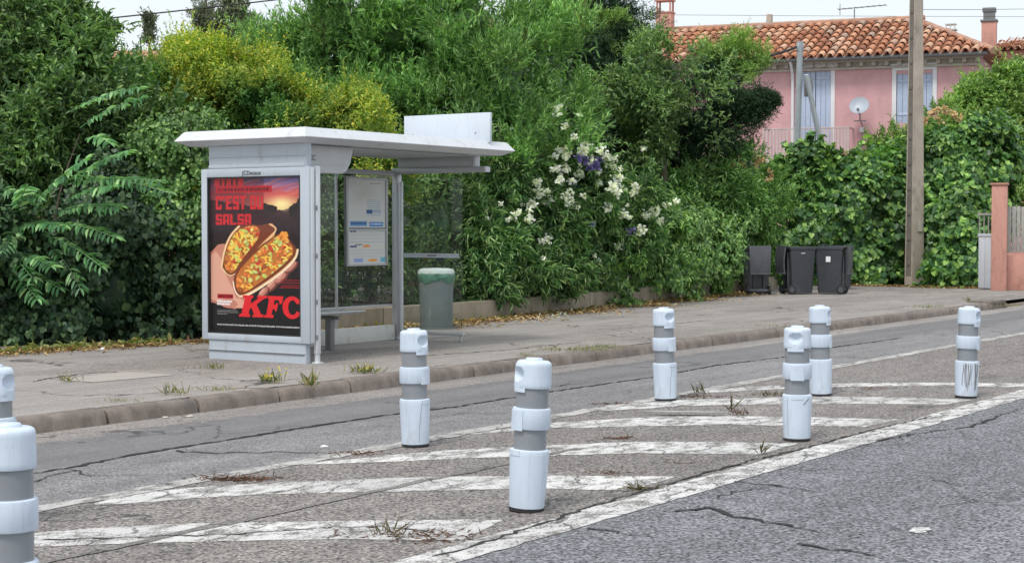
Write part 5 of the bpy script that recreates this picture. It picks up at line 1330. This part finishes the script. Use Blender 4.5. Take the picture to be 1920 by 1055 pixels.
cr(t, [lobe(1775, 240, 45, 50, .8, 30), lobe(1650, 290, 44.6, 60, .6, 16), lobe(1690, 275, 44.8, 45, .7, 28)], M['lf_lite'], 16, leaf=(.10, .035), rs=.24, twigs=18, per=10, tlen=.24, up=.4)
for i, (px, py) in enumerate([(1745, 212), (1757, 208), (1772, 206), (1736, 226), (1750, 222), (1786, 214), (1760, 228), (1727, 248), (1800, 222), (1740, 240)]): bloom(t, px, py, .12, M['fl_org'], 300+i, 44.1)
tr(t, near(1760, 250, 45.2), .1, .05, 14)
t = plant('round_tree', 1860, 49, 'bright green rounded tree at the right edge beside the pink house', 'tree', KH)
cr(t, [lobe(1850, 175, 49, 72, 1.2, 62), lobe(1815, 222, 48.6, 55, 1, 52), lobe(1900, 250, 48.4, 65, 1.1, 80), lobe(1900, 175, 49, 55, 1, 50), lobe(1840, 290, 48.6, 60, 1, 70), lobe(1940, 180, 49, 50, 1, 80), lobe(1910, 350, 48.4, 45, .9, 60)], M['lf_lite'], 17, lump=.36, shoot=.4, leaf=(.13, .05), rs=.34, twigs=20, per=8, tlen=.28, up=.3, core=.75)
tr(t, near(1870, 180, 49.3), .2, .08, 15, [(4, near(1820, 210, 49)), (4, near(1920, 200, 49))])
# backing greenery along the garden; its dark leaf colour stands for shade in hollows
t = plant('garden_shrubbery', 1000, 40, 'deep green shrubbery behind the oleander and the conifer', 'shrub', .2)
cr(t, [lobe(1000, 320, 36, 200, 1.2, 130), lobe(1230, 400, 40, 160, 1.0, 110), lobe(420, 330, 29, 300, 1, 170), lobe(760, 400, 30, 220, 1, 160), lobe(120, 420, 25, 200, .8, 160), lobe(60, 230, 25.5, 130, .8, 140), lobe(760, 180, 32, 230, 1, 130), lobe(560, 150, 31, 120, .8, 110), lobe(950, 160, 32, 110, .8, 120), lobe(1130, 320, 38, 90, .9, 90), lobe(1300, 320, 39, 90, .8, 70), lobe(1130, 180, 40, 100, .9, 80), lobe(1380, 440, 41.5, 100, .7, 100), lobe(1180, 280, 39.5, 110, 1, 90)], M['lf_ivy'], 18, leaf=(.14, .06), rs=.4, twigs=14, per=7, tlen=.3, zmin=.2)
# distant cypress and cedar against the sky
t = plant('cypress_tree', 280, 82, 'small dark cypress standing alone against the sky at the upper left', 'tree', 0)
cr(t, [lobe(280, 62, 82, 11, .3, 34), lobe(280, 45, 82, 7, .25, 22)], M['lf_cyp'], 19, leaf=(.16, .06), rs=.18, twigs=14, per=8, tlen=.22, up=1.6); tr(t, near(280, 50, 82), .1, .04, 16)
t = plant('conifer_tree', 384, 66, 'sparse grey green conifer silhouette against the sky at the upper left', 'tree', 0)
cr(t, [lobe(385, 10, 66, 16, .5, 9), lobe(372, 25, 66, 16, .5, 5), lobe(396, 38, 66, 18, .5, 7), lobe(378, 50, 66, 17, .5, 6), lobe(392, 66, 66, 20, .5, 8), lobe(375, 75, 66, 24, .5, 8)], M['lf_cyp'], 20, leaf=(.14, .03), shape='thin', rs=.16, twigs=14, per=8, tlen=.2, core=.5); tr(t, near(386, 0, 66), .14, .05, 17)
t = plant('cypress_tree', 437, 60, 'tall cypress tip beside the sparse conifer at the upper left', 'tree', 0)
cr(t, [lobe(437, 45, 60, 20, .5, 60), lobe(437, 10, 60, 13, .4, 30)], M['lf_cyp'], 23, leaf=(.16, .06), rs=.2, twigs=14, per=8, tlen=.22, up=1.6); tr(t, near(437, 30, 60), .12, .04, 18)
t = plant('far_trees', 330, 95, 'low band of far trees on the skyline', 'trees', 0)
cr(t, [lobe(260, 130, 100, 120, 2, 24), lobe(420, 118, 100, 90, 2, 24)], M['lf_cyp'], 24, name='foliage', leaf=(.3, .14), rs=.7, twigs=10, per=7, tlen=.4)
t['kind'] = 'stuff'
# ailanthus sapling: long feathery fronds
t = plant('feathery_sapling', 120, 20.3, 'sapling with long feathery fronds in front of the dark hedge at the left', 'sapling')
def frond(px0, py0, px1, py1, D, sag, npair, lw=.043, ll=.165, seed=0):
    rg = np.random.default_rng(seed); a, c = P(px0, py0, D), P(px1, py1, D-rg.uniform(.15, .5)); m = a.lerp(c, .5)+Vector((0, 0, sag))
    f = np.linspace(0, 1, npair+3); pts = np.array([np.array(a)*(1-q)**2+2*q*(1-q)*np.array(m)+q*q*np.array(c) for q in f])
    tan = unit(np.gradient(pts, axis=0)); side = unit(np.cross(tan, np.array([0, -.45, 1.0])))
    Pn, Dn, Nn, Ln, Wn = [], [], [], [], []
    for i in range(2, len(f)):
        taper = math.sin(math.pi*min(1, .25+.75*(1-f[i])))*.45+.6
        for s in (-1, 1):
            Pn.append(pts[i]); Dn.append(side[i]*s+tan[i]*.45+np.array([0, -.1, -.35])+rg.normal(0, .16, 3)); Nn.append(np.array([0, -.5, 1])+side[i]*s*.3+rg.normal(0, .3, 3)); Ln.append(ll*taper*rg.uniform(.85, 1.1)); Wn.append(lw*rg.uniform(.9, 1.1))
    Pn.append(pts[-1]); Dn.append(tan[-1]); Nn.append([0, -.3, 1]); Ln.append(ll*.7); Wn.append(lw)
    A = leaf_arrays(np.array(Pn), np.array(Dn), np.array(Nn, float), np.array(Ln), np.array(Wn), 'oval')
    o = link('frond', mesh_np('frond', *A), M['lf_ail'], t); loc(o, t)
    b = MB(); b.tube([tuple(p) for p in pts], [.006]*len(pts), 5); s_ = loc(b.build('leaf_stalk', M['lf_ail'], None), t); s_.parent = o; s_.matrix_parent_inverse = Matrix.Identity(4)
fr_ = [(110, 290, 320, 420), (165, 285, 255, 300), (100, 470, 230, 345), (120, 400, 325, 360), (120, 430, 330, 365), (90, 500, 215, 450), (70, 520, 200, 500), (60, 430, 110, 300), (110, 410, 165, 290), (40, 450, -20, 360), (60, 400, 10, 430), (10, 440, 100, 430), (-10, 500, 90, 465), (20, 540, 70, 470), (60, 560, 110, 500),
       (150, 200, 262, 162), (130, 250, 255, 180), (160, 270, 200, 255), (120, 350, 230, 330), (130, 390, 225, 400), (60, 350, 85, 370), (100, 440, 200, 520), (90, 460, 130, 570), (-20, 380, 60, 345), (40, 500, -10, 560), (110, 300, 130, 275)]
fr_ = [(130, 330, 318, 362, 20, 19), (120, 345, 300, 340, 15, 4), (110, 350, 240, 285, 20, 5), (100, 400, 225, 388, 16, 6), (90, 420, 215, 445, 14, 7), (80, 440, 190, 500, 14, 8), (20, 430, 120, 425, 16, 9), (30, 410, 50, 350, 10, 10), (60, 400, 118, 330, 12, 11), (70, 380, 160, 300, 14, 12), (0, 400, -60, 380, 12, 13), (20, 480, 95, 500, 14, 14), (10, 510, 70, 560, 12, 15), (50, 420, 5, 470, 12, 16), (130, 210, 262, 165, 14, 17), (150, 240, 265, 185, 12, 18), (160, 262, 205, 268, 7, 20), (120, 380, 210, 350, 12, 21), (95, 460, 150, 540, 12, 22), (-20, 450, 60, 520, 14, 23), (-20, 360, 70, 370, 14, 24), (40, 520, 110, 540, 12, 25)]
for px0, py0, px1, py1, n_, sd in fr_: frond(px0, py0, px1, py1, 20.0, .10, n_, seed=sd)
tr(t, near(95, 400, 20.4), .03, .015, 19, [(4, near(120, 330, 20.2)), (5, near(60, 410, 20.2)), (5, near(150, 250, 20.4))], name='stem')

# ================================================================== LEAF LITTER, WEEDS, DEBRIS
def litter(name, pts, n, wd, mat, size, seed, z=KH, lab=None, cat='leaf litter', bias=1.0):
    rg = np.random.default_rng(seed); Q = [Vector(p) for p in pts]; X = []
    seglen = [(c-a).length for a, c in zip(Q, Q[1:])]; tot = sum(seglen)
    for a, c, L_ in zip(Q, Q[1:], seglen):
        k = int(n*L_/tot); f = rg.random(k); d = (c-a).normalized(); nr_ = Vector((d.y, -d.x))
        off_ = np.abs(rg.normal(0, wd, k))**bias*(.4+.9*(np.sin(f*L_*2.3+a.x)*.5+.5))
        X.append(np.stack([a.x+(c.x-a.x)*f+nr_.x*off_, a.y+(c.y-a.y)*f+nr_.y*off_, z+.008+rg.random(k)*.02], 1))
    X = np.concatenate(X); k = len(X); d = rdir(rg, k); d[:, 2] *= .35
    a = leaf_arrays(X, d, unit(np.array([0, 0, 1.])+rdir(rg, k)*.5), size*rg.uniform(.5, 1.3, k), size*.45*rg.uniform(.6, 1.2, k), 'oval')
    return tag(link(name, mesh_np(name, *a), mat), lab, cat, kind='stuff')
litter('fallen_leaves', [(w_.x, w_.y) for w_ in W[0:5]], 6500, .36, M['lf_dry'], .075, 1, lab='dry fallen leaves along the foot of the low wall')
litter('fallen_leaves', [tuple(G(-60, 668, KH).xy), tuple(G(120, 655, KH).xy), tuple(G(330, 645, KH).xy), tuple(G(380, 640, KH).xy)], 800, .2, M['lf_dry'], .07, 2, lab='rusty fallen leaves at the foot of the ivy hedge')
litter('rubble_leaves', [tuple(G(1885, 540, KH).xy), tuple(G(1960, 538, KH).xy)], 500, .3, M['lf_dry'], .12, 14, lab='heap of dry brown leaves against the salmon wall')
litter('fallen_leaves', [tuple(G(1590, 535, KH).xy), tuple(G(1850, 541, KH).xy), tuple(G(1960, 541, KH).xy)], 900, .25, M['lf_dry'], .09, 4, lab='brown leaves under the vines and along the salmon wall')
litter('fallen_petals', [tuple(G(980, 600, KH).xy), tuple(G(1160, 572, KH).xy)], 160, .18, M['fl_white'], .06, 5, lab='white fallen petals scattered on the pavement', cat='petals')
litter('dry_grass', [(w_.x-.02, w_.y-.04) for w_ in W[0:5]], 1100, .10, M['lf_weed'], .10, 6, lab='dry yellow grass along the foot of the wall', cat='grass')
litter('grass', [tuple(G(-60, 664, KH).xy), tuple(G(90, 655, KH).xy), tuple(G(330, 642, KH).xy)], 900, .12, M['lf_weed'], .11, 7, lab='green and yellow weeds at the foot of the ivy hedge', cat='grass')
def tuft(name, px, py, z, hgt, rad, n, mat, lab, cat='weed', flower=None, seed=0, needle=False, flat=False):
    rg = np.random.default_rng(seed); g0 = G(px, py, z); root = empty(name, tuple(g0), 0, lab, cat)
    d = rdir(rg, n); d[:, 2] = np.abs(d[:, 2])*(.25 if flat else 1)+(.02 if flat else .6)
    x = np.stack([rg.normal(0, rad, n), rg.normal(0, rad*.5, n), np.full(n, .0)], 1); L_ = hgt*rg.uniform(.5, 1.1, n)
    L_ = L_*(.72 if flat else .9)
    A = leaf_arrays(x, d, unit(rdir(rg, n)+np.array([0, -1, .3])), L_, L_*(.05 if not flat else .06)+.003, 'thin')
    if not flat:
        m = n*3; i = rg.integers(0, n, m); dd = unit(d)[i]; x2 = x[i]+dd*(L_[i]*rg.uniform(.2, .95, m))[:, None]
        B = leaf_arrays(x2, unit(rdir(rg, m)+dd*.5), unit(rdir(rg, m)+np.array([0, -.5, 1])), hgt*rg.uniform(.10, .2, m), hgt*rg.uniform(.03, .06, m), 'thin')
        A = (np.concatenate([A[0], B[0]]), np.concatenate([A[1], B[1]+len(A[0])]), np.concatenate([A[2], B[2]]))
    link('leaves', mesh_np('leaves', *A), mat, root)
    if flower is not None:
        m = 26; i = rg.integers(0, n, m); x3 = x[i]+unit(d)[i]*(L_[i]*rg.uniform(.75, 1.05, m))[:, None]
        link('flowers', mesh_np('flowers', *leaf_arrays(x3, rdir(rg, m), unit(rdir(rg, m)+np.array([0, -1, 1.])), np.full(m, hgt*.16), np.full(m, hgt*.13), 'oval')), flower, root)
    return root
wd_, nd = M['lf_weed'], M['lf_needle']; M['lf_stalk'] = leafmat('dry stalk needles', [(.10, .10, .05), (.16, .15, .07), (.20, .16, .09)], .8, .1, 9); sk_ = M['lf_stalk']; kz = KH
tuft('weed', 583, 724, kz, .21, .025, 20, wd_, 'tall green weed hanging over the kerb below the poster case', seed=1)
tuft('weed', 583, 738, .03, .13, .02, 10, wd_, 'small green weed growing down the kerb face under the tall weed', seed=2)
tuft('weed', 507, 718, kz, .15, .05, 40, wd_, 'yellow flowering weed on the kerb left of the tall weed', flower=M['fl_yel'], seed=3)
tuft('weed', 684, 700, kz, .13, .07, 60, wd_, 'bushy yellow weed by the kerb between poster case and bollard', flower=M['fl_yel'], seed=4)
tuft('weed', 337, 740, kz, .15, .08, 22, wd_, 'loose green weed on the kerb below the left half of the poster', seed=5)
tuft('weed', 405, 732, kz, .06, .10, 50, wd_, 'low green weed along the kerb joint left of the yellow flowers', seed=6)
tuft('weed', 236, 753, kz, .05, .10, 40, wd_, 'flat green weed on the kerb at the far left', seed=7)
tuft('weed', 127, 716, kz, .13, .05, 16, wd_, 'thin weed growing from the concrete patch in the pavement', seed=8)
tuft('weed', 398, 692, kz, .10, .05, 30, wd_, 'small weed on the pavement in front of the poster case base', seed=9)
tuft('weed', 370, 690, kz, .05, .12, 26, nd, 'dry brown weed remains beside the poster case base', seed=10, flat=True)
tuft('weed', 1080, 657, kz, .07, .22, 170, wd_, 'long low strip of green weeds on the kerb right of the foreground bollard', seed=11)
tuft('weed', 1130, 652, kz, .07, .12, 90, wd_, 'dense green weed clump on the kerb ending the long strip', seed=12)
tuft('weed', 985, 668, kz, .07, .05, 26, wd_, 'small weed on the kerb just behind the foreground bollard cap', seed=13)
tuft('weed', 1450, 612, kz, .05, .14, 50, wd_, 'low weed on the kerb left of the double bollards', seed=14)
tuft('weed', 1740, 577, kz, .09, .18, 70, wd_, 'weeds on the kerb left of the far right bollard', seed=15)
tuft('weed', 1893, 574, kz, .08, .12, 50, wd_, 'weeds around the storm drain at the far kerb end', seed=16)
tuft('weed', 1815, 566, kz, .22, .03, 10, wd_, 'thin tall weed behind the cap of the far right bollard', seed=17)
tuft('weed', 735, 1003, .0, .15, .03, 9, sk_, 'upright dry green weed in the crack of the nearest stripe', seed=20)
tuft('needle_patch', 770, 1005, .0, .10, .16, 120, nd, 'rusty dry needles lying in the crack of the nearest stripe', 'dry needles', seed=21, flat=True)
tuft('needle_patch', 450, 898, .0, .10, .12, 170, nd, 'rusty patch of dry needles between the island line and the second stripe', 'dry needles', seed=22, flat=True)
tuft('needle_patch', 660, 850, .0, .08, .10, 90, nd, 'thin rusty needle patch left of the straight middle bollard', 'dry needles', seed=23, flat=True)
tuft('needle_patch', 1205, 916, .0, .10, .05, 60, sk_, 'dry grass tuft where the second stripe meets the edge line', 'dry grass', seed=24, flat=True)
tuft('needle_patch', 1140, 887, .0, .07, .09, 50, nd, 'rusty needles right of the leaning foreground bollard', 'dry needles', seed=25, flat=True)
tuft('needle_patch', 1160, 822, .0, .08, .06, 60, nd, 'small brown tuft at the start of the third stripe', 'dry needles', seed=26, flat=True)
tuft('needle_patch', 1150, 757, .0, .08, .09, 70, nd, 'brown tuft left of the bollard below the flowers', 'dry needles', seed=27, flat=True)
tuft('needle_patch', 1310, 743, .0, .08, .16, 110, nd, 'rusty needles right of the bollard below the flowers', 'dry needles', seed=28, flat=True)
tuft('weed', 1312, 738, .0, .16, .02, 8, sk_, 'thin green stalks in the needles right of the bollard below the flowers', seed=29)
tuft('weed', 1371, 772, .0, .20, .015, 7, sk_, 'single thin stalk growing at the middle of the hatched island', seed=30)
tuft('weed', 1386, 778, .0, .09, .04, 20, nd, 'small brown tuft beside the thin stalk in the hatched island', seed=31)
tuft('weed', 1426, 852, .0, .13, .012, 7, sk_, 'thin brown stalk at the tip of the third stripe', seed=32)
tuft('weed', 1445, 742, .0, .08, .07, 50, sk_, 'green and brown tuft left of the scuffed bollard', seed=33)
tuft('needle_patch', 1278, 868, .0, .05, .05, 30, nd, 'few reddish needles between second and third stripe ends', 'dry needles', seed=34, flat=True)
tuft('needle_patch', 1630, 728, .0, .06, .12, 50, nd, 'scattered brown needles beyond the double bollards', 'dry needles', seed=35, flat=True)
tuft('weed', 1515, 1000-200, .0, .12, .01, 5, wd_, 'tiny stalk just right of the scuffed bollard foot', seed=36)
# a flat lath lying on the island, litter scraps
a, c = G(1200, 777), G(1368, 779)
b = MB(); d = (c-a); L_ = d.length; pr = [(0, 0), (L_*.3, .03), (L_*.62, .035), (L_, .01), (L_*.8, -.035), (L_*.35, -.04)]
b.prism(pr, .022, .034, bev=.003); o = b.build('broken_lath', M['wood'], None); o.location = a; o.rotation_euler.z = math.atan2(d.y, d.x); tag(o, 'thin broken wooden lath lying across the hatched island', 'lath')
for i, (px, py, s_, m_, lab) in enumerate([(187, 656, .13, M['paper'], 'crumpled white paper by the foot of the ivy hedge'), (310, 783, .05, M['cornice'], 'small pale stone chip in the gutter below the kerb'), (355, 781, .06, M['cornice'], 'flat pale stone chip in the gutter right of the smaller one'), (608, 838, .05, M['paper'], 'small white crumb of paint left of the straight middle bollard')]):
    b = MB(); bb = bmesh.new(); bmesh.ops.create_icosphere(bb, subdivisions=2, radius=s_*.5); rr = random.Random(i)
    for v in bb.verts: v.co = Vector((v.co.x*rr.uniform(.8, 1.3), v.co.y*rr.uniform(.6, 1), max(0, v.co.z*.5*rr.uniform(.5, 1.2))))
    b.merge(bb); o = b.build('litter' if i in (0, 3) else 'stone_chip', m_, None, None); o.location = G(px, py, KH if i == 0 else 0)+Vector((0, 0, .004)); tag(o, lab, 'litter' if i in (0, 3) else 'stone')
